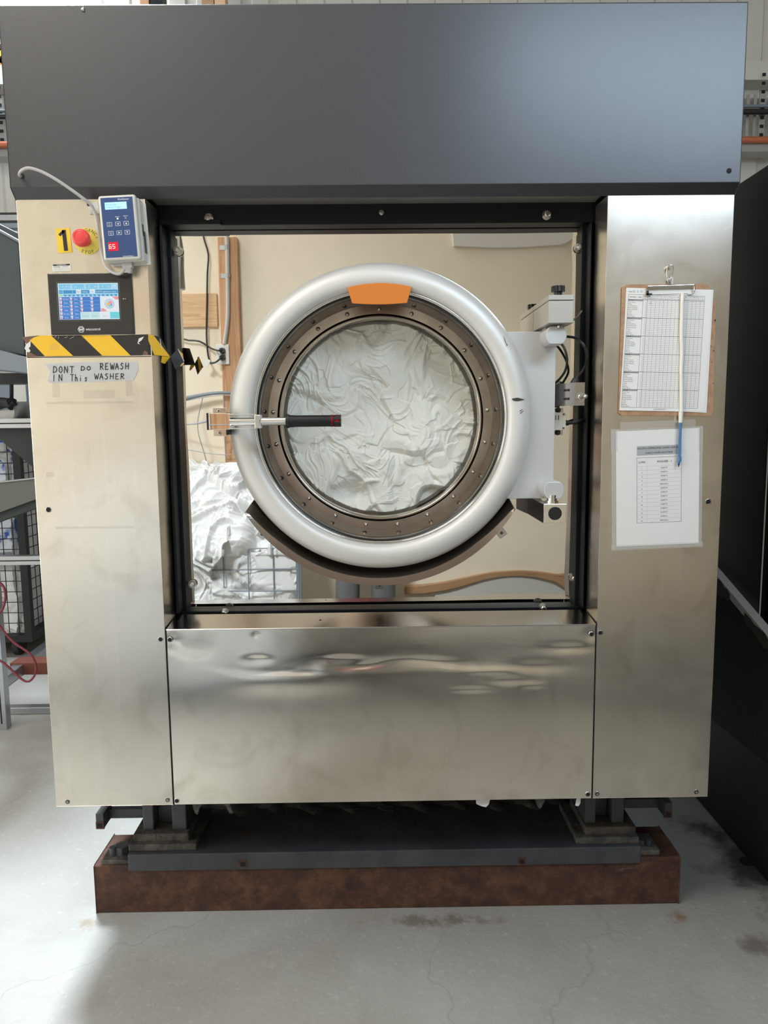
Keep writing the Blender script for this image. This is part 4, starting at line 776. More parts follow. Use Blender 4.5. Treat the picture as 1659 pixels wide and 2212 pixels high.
for q in ((-w_/2-.014, w_/2+.012, -h_/2-.010, -h_/2+.004), (-w_/2-.013, -w_/2+.004, h_/2-.05, h_/2+.006), (w_/2-.004, w_/2+.009, h_/2-.06, h_/2+.004), (-w_*.45, w_*.45, h_/2+.001, h_/2+.022)): MB('clear_tape').q(*q, -.0011).build('clear_tape', nt2)

# ================================================================ linen inside the drum
n = 560; U, V = np.meshgrid(np.linspace(-.285, .285, n), np.linspace(.285, -.285, n))
H = folds(U, V, 30, 11, .15, .0125, .8, 130)+folds(U, V, 90, 5, .07, .0028, .3, 90)+folds(U, V, 90, 6, .035, .0009, .3, 70)
cav = np.exp(-((U-.01)/.09)**2-((V-.04)/.075)**2)*.03+np.exp(-((U+.09)/.05)**2-((V+.215)/.028)**2)*.05
rr = np.sqrt(U**2+V**2); H = np.maximum(H, np.percentile(H, 4)); hx = np.percentile(H[rr < .28], 99.7); Yd = .2195+np.maximum(0, hx-H)*1.1+cav; Yd = np.maximum(Yd, .2185)
k = rr > .268; Yd = Yd+np.where(k, (rr-.268)*2.2, 0)
ang = rr/np.maximum(rr, .2999)
tag(grid_obj('drum_linen', 'drum_linen', DX+U*.985, Yd, DZ+V*.985), 'crumpled white sheets filling the drum behind the round door glass', 'linen', kind='stuff')

# ================================================================ base, beam, hanging scraps
y0 = .150; zc0, zc1 = P(540, 1879, y0)[2], P(540, 1842, y0)[2]; xl, xr = P(276, 1860, y0)[0], P(1385, 1845, y0)[0]
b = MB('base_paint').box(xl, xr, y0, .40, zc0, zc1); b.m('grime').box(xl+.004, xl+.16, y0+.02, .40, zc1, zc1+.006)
bf = b.build('base_channel', wm, bevel=.003)
for (px, py) in ((525, 1866), (1127, 1860)):
    p = P(px, py, y0); MB('rust').box(-.012, .012, -.0015, .004, -.012, .012).m('dark_void').box(-.007, .007, -.002, 0, -.008, .006).build('drain_slot', bf, loc=(p[0], y0, p[2]))
def leg(px0, px1, px2, px3, sgn):
    yy = .20; xa_, xb_, xc_, xd_ = [P(q, 1760, yy)[0] for q in (px0, px1, px2, px3)]; zt_ = ZL+.03; zb_ = zc1+.045
    b = MB('base_paint').box(xa_, xb_, yy, yy+.14, zb_, zt_).box(xc_, xd_, yy, yy+.14, zb_, zt_).box(xb_, xc_, yy+.045, yy+.10, zb_, zt_)
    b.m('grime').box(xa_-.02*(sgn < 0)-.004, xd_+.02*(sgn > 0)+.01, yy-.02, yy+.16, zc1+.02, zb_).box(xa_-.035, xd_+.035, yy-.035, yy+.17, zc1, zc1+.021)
    return b.build('support_leg', wm, bevel=.003)
leg(308, 331, 371, 402, -1); leg(1264, 1287, 1322, 1348, 1)
for px0, px1, pz in ((219, 310, 1760), (1345, 1435, 1738)):
    a = P(px0, pz, .25); c_ = P(px1, pz, .25); z_ = a[2]; b = MB('base_paint')
    b.box(min(a[0], c_[0]), max(a[0], c_[0]), .25, .27, z_-.012, z_+.016); e = a[0]+.003 if px0 < 800 else c_[0]-.018
    b.box(e, e+.022, .2, .27, z_-.016, z_+.03).m('rust').box(e-.001, e+.023, .199, .205, z_-.017, z_+.005).m('dark_void').box(e+.003, e+.018, .1985, .2, z_-.013, z_+.001); b.build('frame_tube', wm)
for px, py, s in ((247, 1832, 1), (1398, 1817, -1)):
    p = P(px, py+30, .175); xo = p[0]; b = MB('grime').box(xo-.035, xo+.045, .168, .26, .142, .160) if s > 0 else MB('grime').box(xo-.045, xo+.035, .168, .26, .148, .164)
    b.m('base_paint').cyl((xo+.012*s, .21, .158), (xo+.012*s, .21, .182), .024, .021, 6, smooth=False).cyl((xo-.01*s, .195, .158), (xo-.01*s, .195, .185), .010, n=12); b.build('anchor_plate', wm, bevel=.002)
b = MB('grime'); rg = random.Random(3); X, Z = np.meshgrid(np.linspace(-.75, .75, 120), np.linspace(0, 1, 12)); 
grid_obj('sump_debris', 'grime', X, .36+.25*Z+.008*np.sin(X*31+Z*7), zc1-.004+.03*Z+.008*np.sin(X*17)*Z+.006*np.sin(X*53+Z*9), wm)
MB('dark_void').box(-.80, .80, .62, .66, .02, ZL+.02).build('rear_skirt', wm)
b = MB('rust').sweep([(.1585, 0), (.1585, .146), (.163, .148), (.330, .146), (.330, 0)], -.8475, .8735, 'x')
sb = tag(b.build('rusted_beam', bevel=.003), 'long rusty brown steel beam lying on the floor under the machine base', 'beam')
def scrap(name, m_, pts, y, label, cat='scrap'):
    q = [P(px, py, y) for px, py in pts]; n = len(q); b = MB(m_).add(q+[(p[0], y+.004, p[2]) for p in q], [list(range(n)), list(range(2*n-1, n-1, -1))]+[(i, i+n, (i+1) % n+n, (i+1) % n) for i in range(n)]); return tag(b.build(name, bevel=.001), label, cat)
scrap('cloth_scrap', 'linen', [(1028, 1725), (1060, 1724), (1056, 1738), (1050, 1744), (1040, 1742), (1029, 1737)], .02, 'white cloth corner poking out below the lower steel panel')
scrap('cloth_scrap', 'linen', [(1247, 1722), (1255, 1722), (1254, 1735), (1250, 1742), (1243, 1741)], .02, 'small white cloth scrap hanging beside the right support leg')
scrap('plastic_strip', 'residue', [(414, 1738), (440, 1738), (430, 1746), (427, 1761), (421, 1757)], .02, 'torn grey plastic strip hanging under the lower panel near the left leg')
scrap('plastic_strip', 'residue', [(480, 1737), (496, 1737), (503, 1758), (495, 1757), (488, 1744)], .02, 'ragged plastic strip hanging right of the other under the lower panel')
scrap('plastic_strip', 'residue', [(1155, 1727), (1179, 1726), (1170, 1744), (1165, 1748), (1160, 1740)], .02, 'torn strip hanging under the lower panel near the right leg')

# ================================================================ right neighbour machine
XN = 1.19; zt_ = 2.55
nm = thing('neighbour_machine', 'dark grey machine standing to the right of the washer on a scuffed pale green plinth', 'machine', (XN+.5, .5, 0))
def X_(px, py, x):
    d = ray(px, py); t = (x-CAM[0])/d[0]; q = CAM+d*t; return (x, float(q[1]), float(q[2]))
tA, tB = X_(1602, 390, XN), X_(1659, 358, XN); ztn = (tA[2]+tB[2])/2; ye = X_(1645, 1200, XN)[1]
def rb(bb, o): l = o.location; bb.v = [(x-l[0], y-l[1], z-l[2]) for x, y, z in bb.v]; return bb
lA, lB = X_(1551, 1225, XN), X_(1659, 1350, XN); pA, pB = X_(1540, 1550, XN), X_(1659, 1642, XN)
zl = lB[2]; 
b = MB('machine_grey').box(XN, XN+.9, ye, 2.2, .55, ztn).box(XN+.02, XN+.9, -.6, ye-.004, .5, ztn); rb(b, nm).build('side_panel', nm, bevel=.004)
b = MB('white_board').box(XN+.001, XN+.004, ye-.004, ye, .5, ztn); rb(b, nm).build('panel_edge', nm)
# sloping ledge along the plinth
def zs_(y): return lA[2]+(lB[2]-lA[2])*(y-lA[1])/(lB[1]-lA[1])
yy0, yy1 = -.6, 1.0
b = MB('cladding').add([(XN-.03, yy0, zs_(yy0)), (XN-.03, yy1, zs_(yy1)), (XN+.0, yy1, zs_(yy1)), (XN+.0, yy0, zs_(yy0)), (XN-.03, yy0, zs_(yy0)-.025), (XN-.03, yy1, zs_(yy1)-.025), (XN, yy1, zs_(yy1)-.025), (XN, yy0, zs_(yy0)-.025)], [(0, 1, 2, 3), (4, 5, 6, 7), (0, 1, 5, 4), (0, 3, 7, 4), (1, 2, 6, 5)])
b.m('scuff')
rg = random.Random(5); yv = .0
for (a_, c_) in ((.10, .42), (.52, .72)):
    k = 10; top = [(XN-.0306, a_+(c_-a_)*i/k, zs_(a_+(c_-a_)*i/k)-.012*rg.random()) for i in range(k+1)]; bot = [(XN-.0306, a_+(c_-a_)*i/k, zs_(a_+(c_-a_)*i/k)-.03-.03*rg.random()) for i in range(k, -1, -1)]; b.add(top+bot, [list(range(len(top+bot)))])
rb(b, nm).build('ledge', nm)
b = MB('skirt_green'); b.add([(XN-.028, yy0, pB[2]+(yy0-pB[1])*(pA[2]-pB[2])/(pA[1]-pB[1])), (XN-.028, yy1, pA[2]), (XN-.028, yy1, zs_(yy1)-.01), (XN-.028, yy0, zs_(yy0)-.01)], [(0, 1, 2, 3)]); b.m('scuff')
b.stroke([(0, 0), (0, .0001)], 0) if 0 else None
rb(b, nm).build('plinth_panel', nm)
b = MB('black_steel').box(XN, XN+.8, yy0, 2.2, .0, .6); rb(b, nm).build('base_frame', nm)
tag(MB('dark_void').cyl(F(1613, 1862), tuple(ab(F(1613, 1862))+ab((0, 0, .004))), .022, n=24).build('drain_cap'), 'small round dark drain cap in the floor beside the neighbouring machine', 'drain')

# ================================================================ left aisle
def box_px(b, x0, x1, pt, pb, y, d, m_=None):
    if m_: b.m(m_)
    return b.box(x0, x1, y, y+d, P(10, pb, y)[2], P(10, pt, y)[2])
yF = 1.50
xr_ = -.875
af = thing('aluminium_frame', 'aluminium profile frame with rails and post left of the washer', 'frame', (-1.9, yF, 0))
xp = P(8, 1480, yF)[0]
b = MB('alu').box(xp-.045, xp, yF, yF+.045, 0, P(8, 1205, yF)[2]); b.m('dark_void').box(xp-.026, xp-.019, yF-.001, yF+.001, .03, .6); rb(b, af).build('post', af, bevel=.002)
for (a_, c_) in ((904, 925), (1202, 1221)):
    b = MB('alu'); box_px(b, -3.2, xr_, a_, c_, yF, .045); z0_, z1_ = P(10, c_, yF)[2], P(10, a_, yF)[2]; b.m('dark_void').box(-3.2, xr_, yF-.001, yF+.001, z0_+(z1_-z0_)*.42, z0_+(z1_-z0_)*.55); rb(b, af).build('rail', af, bevel=.002)
b = MB('alu'); fa, fb = F(0, 1488), F(108, 1405); d_ = ab(fb)-ab(fa); nrm = ab((-d_[1], d_[0], 0))/np.linalg.norm(d_)*.03
fa = tuple(ab(fa)-d_*.5); pts = [ab(fa)-nrm, ab(fb)-nrm, ab(fb)+nrm, ab(fa)+nrm]; b.add([tuple(p) for p in pts]+[tuple(p+ab((0, 0, .06))) for p in pts], [(0, 1, 2, 3), (4, 5, 6, 7), (0, 1, 5, 4), (1, 2, 6, 5), (2, 3, 7, 6), (3, 0, 4, 7)])
tag(b.build('floor_rail', bevel=.003), 'aluminium rail lying diagonally on the floor in the left aisle', 'rail')
yr = F(50, 1540)[1]; tag(MB('alu').box(-3.0, -.88, yr-.02, yr+.03, 0, .035).build('floor_rail', bevel=.003), 'low metal rail running across the left aisle floor in front of the post', 'rail')
fa = F(75, 1457); tag(MB('brick_red').box(fa[0]-.14, fa[0]+.3, fa[1], fa[1]+.12, 0, .07).build('red_block', bevel=.004), 'dull red block on the floor behind the diagonal rail', 'block')
# conveyor trough and dark panels
b = MB('belt'); y_ = 1.30
q = [P(-60, 1050, y_), P(76, 1034, y_), P(79, 1078, y_), P(-60, 1128, y_)]; b.add(q+[(p[0], p[1]+.12, p[2]) for p in q], [(0, 1, 2, 3), (4, 5, 6, 7), (0, 1, 5, 4), (2, 3, 7, 6), (1, 2, 6, 5)])
b.m('galv').tube([P(-60, 1048, y_-.005), P(76, 1033, y_-.005)], .004, 6)
q = [P(-60, 1128, y_+.02), P(79, 1078, y_+.02), P(81, 1096, y_+.02), P(-60, 1148, y_+.02)]; b.m('dark_green').add(q+[(p[0], p[1]+.1, p[2]) for p in q], [(0, 1, 2, 3), (4, 5, 6, 7), (0, 1, 5, 4), (2, 3, 7, 6)])
tag(b.build('conveyor_trough'), 'olive grey conveyor side slanting behind the left panel', 'conveyor')
b = MB('dark_green'); y_ = 1.56; q = [P(-60, 924, y_), P(72, 924, y_), P(74, 1012, y_), P(0, 950, y_), P(-60, 905, y_)]; b.add(q+[(p[0], p[1]+.03, p[2]) for p in q], [(0, 1, 2, 3, 4), (5, 6, 7, 8, 9), (2, 3, 8, 7)])
tag(b.build('gusset_plate'), 'dark green triangular plate under the upper aluminium rail', 'plate')
# hopper
b = MB('slate_paint'); y_ = 1.15; q = [P(-120, 425, y_), P(0, 484, y_), P(39, 503, y_), P(46, 620, y_), P(54, 768, y_), P(-120, 740, y_)]; n = len(q)
b.add(q+[(p[0], p[1]+.35, p[2]) for p in q], [list(range(n)), list(range(2*n-1, n-1, -1))]+[(i, i+n, (i+1) % n+n, (i+1) % n) for i in range(n)])
hp = thing('hopper', 'dark slate blue sheet metal hopper at the far left beside the washer', 'hopper', P(20, 790, 1.15)); rb(b, hp).build('side_plate', hp, bevel=.004)
q = [P(-120, 738, y_-.04), P(0, 756, y_-.04), P(58, 772, y_-.04), P(60, 806, y_-.04), P(-120, 786, y_-.04)]; n = 5; b = MB('tube_bluegrey').add(q+[(p[0], p[1]+.3, p[2]) for p in q], [list(range(n)), list(range(2*n-1, n-1, -1))]+[(i, i+n, (i+1) % n+n, (i+1) % n) for i in range(n)]); rb(b, hp).build('lower_lip', hp, bevel=.004)
b = MB('tube_bluegrey').tube([P(-20, 488, 1.14), P(42, 522, 1.14)], .006, 6, cyc=1); rb(b, hp).build('rim', hp)
# shelf with equipment between hopper and rail
b = MB('galv'); y_ = 1.6; box_px(b, -3.2, xr_, 884, 904, y_, .3, 'galv'); sf = tag(b.build('shelf'), 'galvanised shelf above the upper aluminium rail at left', 'shelf')
b = MB('tube_bluegrey'); box_px(b, -3.2, -1.0, 828, 884, 1.85, .02, 'tube_bluegrey'); b.m('cladding').box(P(28, 850, 1.84)[0], P(56, 850, 1.84)[0], 1.84, 1.86, P(10, 880, 1.84)[2], P(10, 828, 1.84)[2]); tag(b.build('backing_panel'), 'blue grey panel with a paler section behind the shelf', 'panel')
b = MB('black_steel'); box_px(b, -3.2, xr_, 806, 829, 1.5, .1, 'black_steel'); b.tube([P(24, 815, 1.55), P(25, 840, 1.56), P(25, 865, 1.58), P(24, 884, 1.6)], .009, 8); tag(b.build('cable_bundle'), 'black cables and duct hanging under the hopper', 'cable')
b = MB('rubber')
for k in range(7): a_ = P(-6+5*k, 866+3*(k % 3), 1.55); b.tube([P(-20, 872+k*2, 1.6), a_, P(20+k*1.6, 868+4*(k % 4), 1.53)], .016, 8)
tag(b.build('work_gloves'), 'black rubber gloves heaped on the shelf', 'gloves')
n = 40; U, V = np.meshgrid(np.linspace(0, 1, n), np.linspace(0, 1, n)); a0_, a1_ = ab(P(30, 882, 1.56)), ab(P(66, 870, 1.56))
xx = P(32, 880, 1.55)[0]+U*.16; zz = P(30, 868, 1.55)[2]-V*.09-.06*np.maximum(0, U-.5)*V*4; yy = 1.53+.03*np.sin(U*14+V*4)*V
tag(grid_obj('grey_rag', 'duct_tape' if 0 else 'trouser_grey', xx, yy, zz), 'grey cloth rag draped over the shelf edge', 'cloth')
# machine frame bars high left and bright notices
b = MB('tube_bluegrey')
for (a_, c_, m_) in ((459, 464, 'black_steel'), (464, 476, 'alu'), (476, 482, 'black_steel'), (482, 492, 'tube_bluegrey')): box_px(b, -3.4, -.9, a_, c_, 2.0, .06, m_)
tag(b.build('guard_rail'), 'blue grey horizontal guide rails above the hopper', 'rail')
mat('poster', (.8, .78, .72), .6); b = MB('poster'); a_, c_ = P(-10, 95, 3.58), P(12, 185, 3.58); b.box(a_[0], c_[0], 3.57, 3.58, c_[2], a_[2]); rg = random.Random(8)
for k in range(14): m_ = rg.choice(['s_violet', 'orange_plastic', 'yellow_vinyl', 'controller_blue', 'rust']); u, v_ = a_[0]+rg.random()*(c_[0]-a_[0]), c_[2]+rg.random()*(a_[2]-c_[2]); b.m('yellow_vinyl' if m_ == 's_violet' else m_).disc(u, v_, .02+.02*rg.random(), 3.568, 7)
tag(b.build('notice_sheet'), 'colourful poster on the bright back wall at the far left', 'poster')

# wire roll cages full of linen
def wire_grid(b, o, u, v_, nu, nv, r):
    o, u, v_ = ab(o), ab(u), ab(v_)
    for i in range(nu+1): b.cyl(tuple(o+u*i/nu), tuple(o+u*i/nu+v_), r, n=6, caps=False)
    for i in range(nv+1): b.cyl(tuple(o+v_*i/nv), tuple(o+v_*i/nv+u), r, n=6, caps=False)
    return b
def cage(x0, x1, y0, y1, z0, z1, label, tall=None):
    c = thing('roll_cage', label, 'cage trolley', ((x0+x1)/2, (y0+y1)/2, 0))
    b = MB('black_steel')
    for x in (x0, x1):
        for y in (y0, y1): b.box(x-.022, x+.022, y-.022, y+.022, z0-.05, z1)
    for z in (z0-.03, z1): b.box(x0, x1, y0-.02, y0+.02, z-.02, z+.02).box(x0, x1, y1-.02, y1+.02, z-.02, z+.02).box(x0-.02, x0+.02, y0, y1, z-.02, z+.02).box(x1-.02, x1+.02, y0, y1, z-.02, z+.02)
    b.box(x0, x1, y0, y1, z0-.04, z0-.02); rb(b, c).build('frame', c)
    b = MB('black_steel'); nu, nv = int((x1-x0)/.06), int((z1-z0)/.065)
    wire_grid(b, (x0, y0, z0), (x1-x0, 0, 0), (0, 0, z1-z0), nu, nv, .0028); rb(b, c).build('mesh_side', c)
    b = MB('black_steel'); wire_grid(b, (x1, y0, z0), (0, y1-y0, 0), (0, 0, z1-z0), int((y1-y0)/.06), nv, .0028); rb(b, c).build('mesh_side', c)
    for x in (x0+.08, x1-.10):
        for y in (y0+.06, y1-.06): b = MB('rubber').cyl((x-.018, y, .065), (x+.018, y, .065), .065, n=24).m('black_steel').box(x-.025, x+.025, y-.03, y+.03, .11, z0-.04); rb(b, c).build('caster', c)
    return c
yc = 2.62; xq = P(60, 1300, yc)[0]; zb0 = P(60, 1392, yc)[2]; zm0, zm1 = P(60, 1220, yc)[2], P(60, 1205, yc)[2]; ztc = P(60, 900, yc)[2]+.12
cage(xq-1.0, xq, yc, yc+.75, max(zb0, .15), ztc, 'tall black wire roll cage packed with linen in the left aisle')
def heap(name, m_, x0, x1, y0, z0, z1, d, label, seed, cat='linen', n=150, top=.12, parent=None):
    U, V = np.meshgrid(np.linspace(x0, x1, n), np.linspace(z0, z1, n)); H = folds(U, V, 30, seed, .28, .026, .7, 150)
    Y = y0-H; f = (V-z0)/(z1-z0); Y = Y+np.where(f > .86, (f-.86)/.14*d, 0); Z = np.where(f > .86, z0+(z1-z0)*(.86+.14*np.sin((f-.86)/.14*PI/2)), V)+top*0
    o = grid_obj(name, m_, U, Y, Z); return tag(o, label, cat, kind='stuff')
heap('white_linen', 'linen', xq-.97, xq-.03, yc+.09, zb0+.02, zm0-.0, .4, 'white linen heap in the lower part of the roll cage', 21)
heap('blue_linen', 'linen', xq-.97, xq-.03, yc+.10, zm1+.02, ztc-.1, .4, 'blue and white linen heap in the upper part of the roll cage', 22)
mt = MT['blue_linen']; colnoise(mt, 9, [(.44, (.06, .13, .45)), (.52, (.75, .80, .88))], (1, 1, 1), 4)
bpy.data.objects['blue_linen'].data.materials[0] = mt
U, V = np.meshgrid(np.linspace(yc+.03, yc+.72, 120), np.linspace(zb0+.02, ztc-.1, 160)); H = folds(U, V, 26, 33, .28, .026, .7, 150)
tag(grid_obj('white_linen', 'linen', xq-.09+H, U, V), 'white linen bulging against the side mesh of the roll cage', 'linen', kind='stuff')
# red hose
yh = 1.3
tag(MB('hose_red').tube([P(-5, 1255, yh), P(8, 1268, yh), P(12, 1290, yh), P(6, 1315, yh), P(-4, 1325, yh)], .0055, 8).build('air_hose'), 'dark red hose loop at the far left edge', 'hose')
tag(MB('hose_red').tube([P(-6, 1345, yh), P(10, 1366, yh), P(30, 1388, yh), P(55, 1405, yh), P(70, 1418, yh), P(78, 1440, yh), P(74, 1460, yh), P(62, 1472, yh), P(48, 1468, yh), P(30, 1452, yh), P(8, 1432, yh), P(-6, 1424, yh)], .005, 8).build('air_hose'), 'dark red hose drooping in a curve over the left aisle floor', 'hose')

# ================================================================ the side of the room behind the photographer (seen in the polished plate)
ys = YF+.045; a_, c_ = W(470, 530, ys), W(512, 530, ys)
st = tag(MB('stud_wood').box(a_[0], c_[0], YF, ys, 0, 2.50).build('wall_stud', bevel=.003), 'upright orange pine stud on the cream wall reflected in the plate', 'wood')
a_, c_ = W(395, 634, YF+.02), W(466, 706, YF+.02); tag(MB('pine').box(-1.62, a_[0]*0-.934, YF, YF+.022, c_[2], a_[2]).build('timber_board', bevel=.003), 'pale pine board fixed to the cream wall beside the stud', 'wood')
xo, zo = W(482, 766, ys)[0], W(482, 766, ys)[2]
ot = thing('power_outlet', 'white double power outlet on the wall stud with two black plugs', 'power outlet', (xo, ys, zo))
MB('white_plastic').box(-.037, .037, 0, .016, -.058, .058).build('cover_plate', ot, bevel=.003)
for k in (.020, -.020): MB('black_plastic').cyl((.0, .016, k), (.0, .048, k*1.05), .019, .014, 20).build('plug', ot)
xc_, zc_ = W(492, 530, ys)[0], 0
cd_ = thing('conduit', 'grey conduit pipe running up the wall stud to the power outlet', 'pipe', (xc_, ys+.015, zo+.058))
xz = [(xc_, 2.50), (xc_-.004, 2.3), (xc_-.012, 2.05), (xo+.012, zo+.058)]
b = MB('cable_grey').tube([(x, ys+.015, z) for x, z in xz], .0115, 12); rb(b, cd_).build('tube', cd_)
for z in (W(490, 535, ys)[2], W(490, 596, ys)[2]): b = MB('galv').box(xc_-.040, xc_+.016, ys+.0, ys+.004, z-.014, z+.014).lathe([(.0125, 0), (.0135, .0)], 0, 0, 4) if 0 else MB('galv').box(xc_-.046, xc_-.012, ys, ys+.003, z-.013, z+.013).cyl((xc_-.002, ys+.015, z-.012), (xc_-.002, ys+.015, z+.012), .0135, n=14); rb(b, cd_).build('saddle_clip', cd_)
def Wp(px, py, y=YF+.03): return W(px, py, y)
tag(MB('cable_black').tube([Wp(436, 480), Wp(440, 515), Wp(450, 550), Wp(448, 590), Wp(447, 660), Wp(446, 720), Wp(449, 765), Wp(455, 785), (xo-.06, ys+.06, zo-.055), (xo-.03, ys+.07, zo-.05), (xo, ys+.05, zo-.022)], .0055, 8).build('power_lead'), 'black power lead hanging down the wall to the lower outlet plug', 'cable')
tag(MB('cable_black').tube([Wp(350, 700), Wp(395, 732), Wp(430, 737), Wp(455, 752), (xo-.02, ys+.055, zo+.018), (xo, ys+.05, zo+.021)], .0055, 8).build('power_lead'), 'black power lead running left from the upper outlet plug', 'cable')
tag(MB('white_plastic').box(-.014, .014, -.004, .004, -.02, .02).build('cable_tag', loc=(xo-.085, ys+.05, zo-.05), rot=(0, .5, 0)), 'small white tag on the hanging power lead', 'tag')
z0_, z1_ = W(1000, 1262, YF+.02)[2]-.01, W(1000, 1262, YF+.02)[2]+.045
tag(MB('rail_wood').box(.15, 3.1, YF, YF+.045, .375, .425).build('wooden_rail', bevel=.003), 'brown wooden rail low on the cream wall reflected at lower right', 'wood')
tag(MB('white_board').box(.33, 3.1, YF+.001, YF+.02, 0, .375).build('splash_board', bevel=.004), 'white board on the wall below the brown rail', 'board')
tag(MB('rubber').box(-2.6, 2.4, YF+.01, -1.72, 0, .012).build('added_dark_mat', bevel=.003), 'added black mat along the foot of the cream wall, darkening the panel reflections', 'mat')  # added to give the steel panels their dark reflected band
# trolley with washed linen
tx0, tx1, ty0, ty1 = -1.55, -.42, -2.20, -1.58
tl = thing('linen_trolley', 'wire mesh laundry trolley piled with white linen behind the photographer', 'trolley', ((tx0+tx1)/2, (ty0+ty1)/2, 0))
b = MB('tube_bluegrey').tube([(tx0, ty0, .12), (tx0, ty0, 1.50), (tx0+.04, ty0, 1.545), (tx1-.30, ty0, 1.575), (tx1-.26, ty0, 1.53), (tx1-.26, ty0, .12)], .014, 10, cyc=3)
b.box(tx1-.012, tx1+.012, ty1-.012, ty1+.012, .12, .80).box(tx0-.012, tx0+.012, ty1-.012, ty1+.012, .12, .80).box(tx0, tx1, ty1-.012, ty1+.012, .14, .17).box(tx0, tx1, ty0-.012, ty0+.012, .14, .17).box(tx1-.012, tx1+.012, ty0, ty1, .14, .17).box(tx0-.012, tx0+.012, ty0, ty1, .14, .17).box(tx1-.012, tx1+.012, ty0, ty1, .78, .80); rb(b, tl).build('frame', tl)
b = MB('wire_grey'); wire_grid(b, (tx0, ty0, .15), (tx1-.26-tx0, 0, 0), (0, 0, 1.4), 8, 11, .0028); rb(b, tl).build('back_mesh', tl)
b = MB('tube_bluegrey'); wire_grid(b, (tx0, ty1+.012, .16), (tx1-tx0, 0, 0), (0, 0, .62), 9, 6, .0032); rb(b, tl).build('front_mesh', tl)
for x in (tx0+.06, tx1-.06):
    for y in (ty0+.06, ty1-.06): b = MB('rubber').cyl((x-.015, y, .055), (x+.015, y, .055), .055, n=20).m('galv').box(x-.02, x+.02, y-.02, y+.02, .09, .14); rb(b, tl).build('caster', tl)
n = 330; U, V = np.meshgrid(np.linspace(tx0+.02, tx1-.015, n), np.linspace(0, 1, n)); s_ = V*1.55     # arc length from bottom front up and over
prof = [(0, ty1-.02, .18), (.45, ty1-.015, .62), (.62, ty1+.02, .78), (.95, ty1-.16, 1.04), (1.2, ty1-.32, 1.18), (1.55, ty0+.04, 1.20)]
ps = [p[0] for p in prof]; Yb = np.interp(s_, ps, [p[1] for p in prof]); Zb = np.interp(s_, ps, [p[2] for p in prof])
H = folds(U, s_, 60, 77, .26, .052, 1.0, 150)+folds(U, s_, 120, 78, .12, .012, .4, 90); spill = (U < -.70+.13*np.sin(s_*7+1)+.04*np.sin(s_*23)) & (s_ > .16+.1*np.sin(U*11)); lim = np.where((s_ < .60) & ~spill, .45, 1.0); H = H*lim
xe = np.clip((tx1-.02-U)/.25, 0, 1)**.5; Zb = np.where(s_ > .62, .78+(Zb-.78)*(.45+.55*xe), Zb)
ty_n = np.where(s_ < .6, 1, .75); Yy = Yb+H*ty_n; Yy = np.where((s_ < .58) & ~spill, np.minimum(Yy, ty1+.004), Yy+np.where((s_ < .72) & spill, .05, 0))
mat('trolley_linen', (.66, .665, .665), .85, 0, (30, .4, .006))
tag(grid_obj('washed_linen', 'trolley_linen', U, Yy, Zb+H*np.where(s_ > .6, .8, .1)), 'big tumbled heap of white sheets in the trolley reflected at lower left', 'linen', kind='stuff')
# the photographer: seen only as a reflection
PX, PY = -.085, -2.085
pe = thing('person', 'person in grey trousers and dark red shirt holding a phone, facing the machine', 'person', (PX, PY, .012))
def skin(name, m_, chains, parent, root=0, sub=2):
    vs, es, rs, idx = [], [], [], {}
    for ch in chains:
        prev = None
        for p in ch:
            key = tuple(round(c, 4) for c in p[:3])
            if key not in idx: idx[key] = len(vs); vs.append(p[:3]); r_ = p[3] if isinstance(p[3], tuple) else (p[3], p[3]); rs.append(r_)
            if prev is not None: es.append((prev, idx[key]))
            prev = idx[key]
    me = bpy.data.meshes.new(name); me.from_pydata(vs, es, []); o = bpy.data.objects.new(name, me); C.objects.link(o); o.parent = parent
    md = o.modifiers.new('skin', 'SKIN'); md.use_smooth_shade = True
    if not me.skin_vertices: 
        bpy.context.view_layer.objects.active = o; o.select_set(True); bpy.ops.mesh.customdata_skin_add()
    for i, r_ in enumerate(rs): me.skin_vertices[0].data[i].radius = r_; me.skin_vertices[0].data[i].use_root = (i == root)
    o.modifiers.new('sub', 'SUBSURF').levels = sub; o.modifiers['sub'].render_levels = sub
    me.materials.append(MT[m_]); return o
Zp = -.012
pel, wst, cst, nkb = (0, 0, .93, (.11, .085)), (0, .005, 1.08, (.10, .075)), (0, .0, 1.25, (.115, .085)), (0, -.015, 1.385, (.058, .056))
def arm(s):
    w0 = (s*.085, .125, 1.262, .024); pm = (s*.066, .150, 1.300, (.030, .016))
    ch = [[cst, (s*.10, -.005, 1.335, .052), (s*.182, -.01, 1.345, .048), (s*.225, .01, 1.25, .046), (s*.262, .03, 1.105, .038), (s*.19, .07, 1.175, .036), w0, pm]]
    for k, (dz, l, r_) in enumerate(((.034, .9, .0082), (.014, 1.0, .0088), (-.006, .95, .0085), (-.026, .75, .0075))):
        ch.append([pm, (s*.056, .168, 1.306+dz, r_+.0015), (s*(.056-.002), .180+.004*l, 1.308+dz*1.15, r_), (s*.034, .184, 1.309+dz*1.15, r_*.92), (s*(.034-.012*l), .183, 1.309+dz*1.15, r_*.8)])
    ch.append([pm, (s*.068, .140, 1.325, .0115), (s*.058, .150, 1.345, .0100), (s*.040, .163, 1.352, .0085), (s*.030, .168, 1.352, .0075)])
    return ch
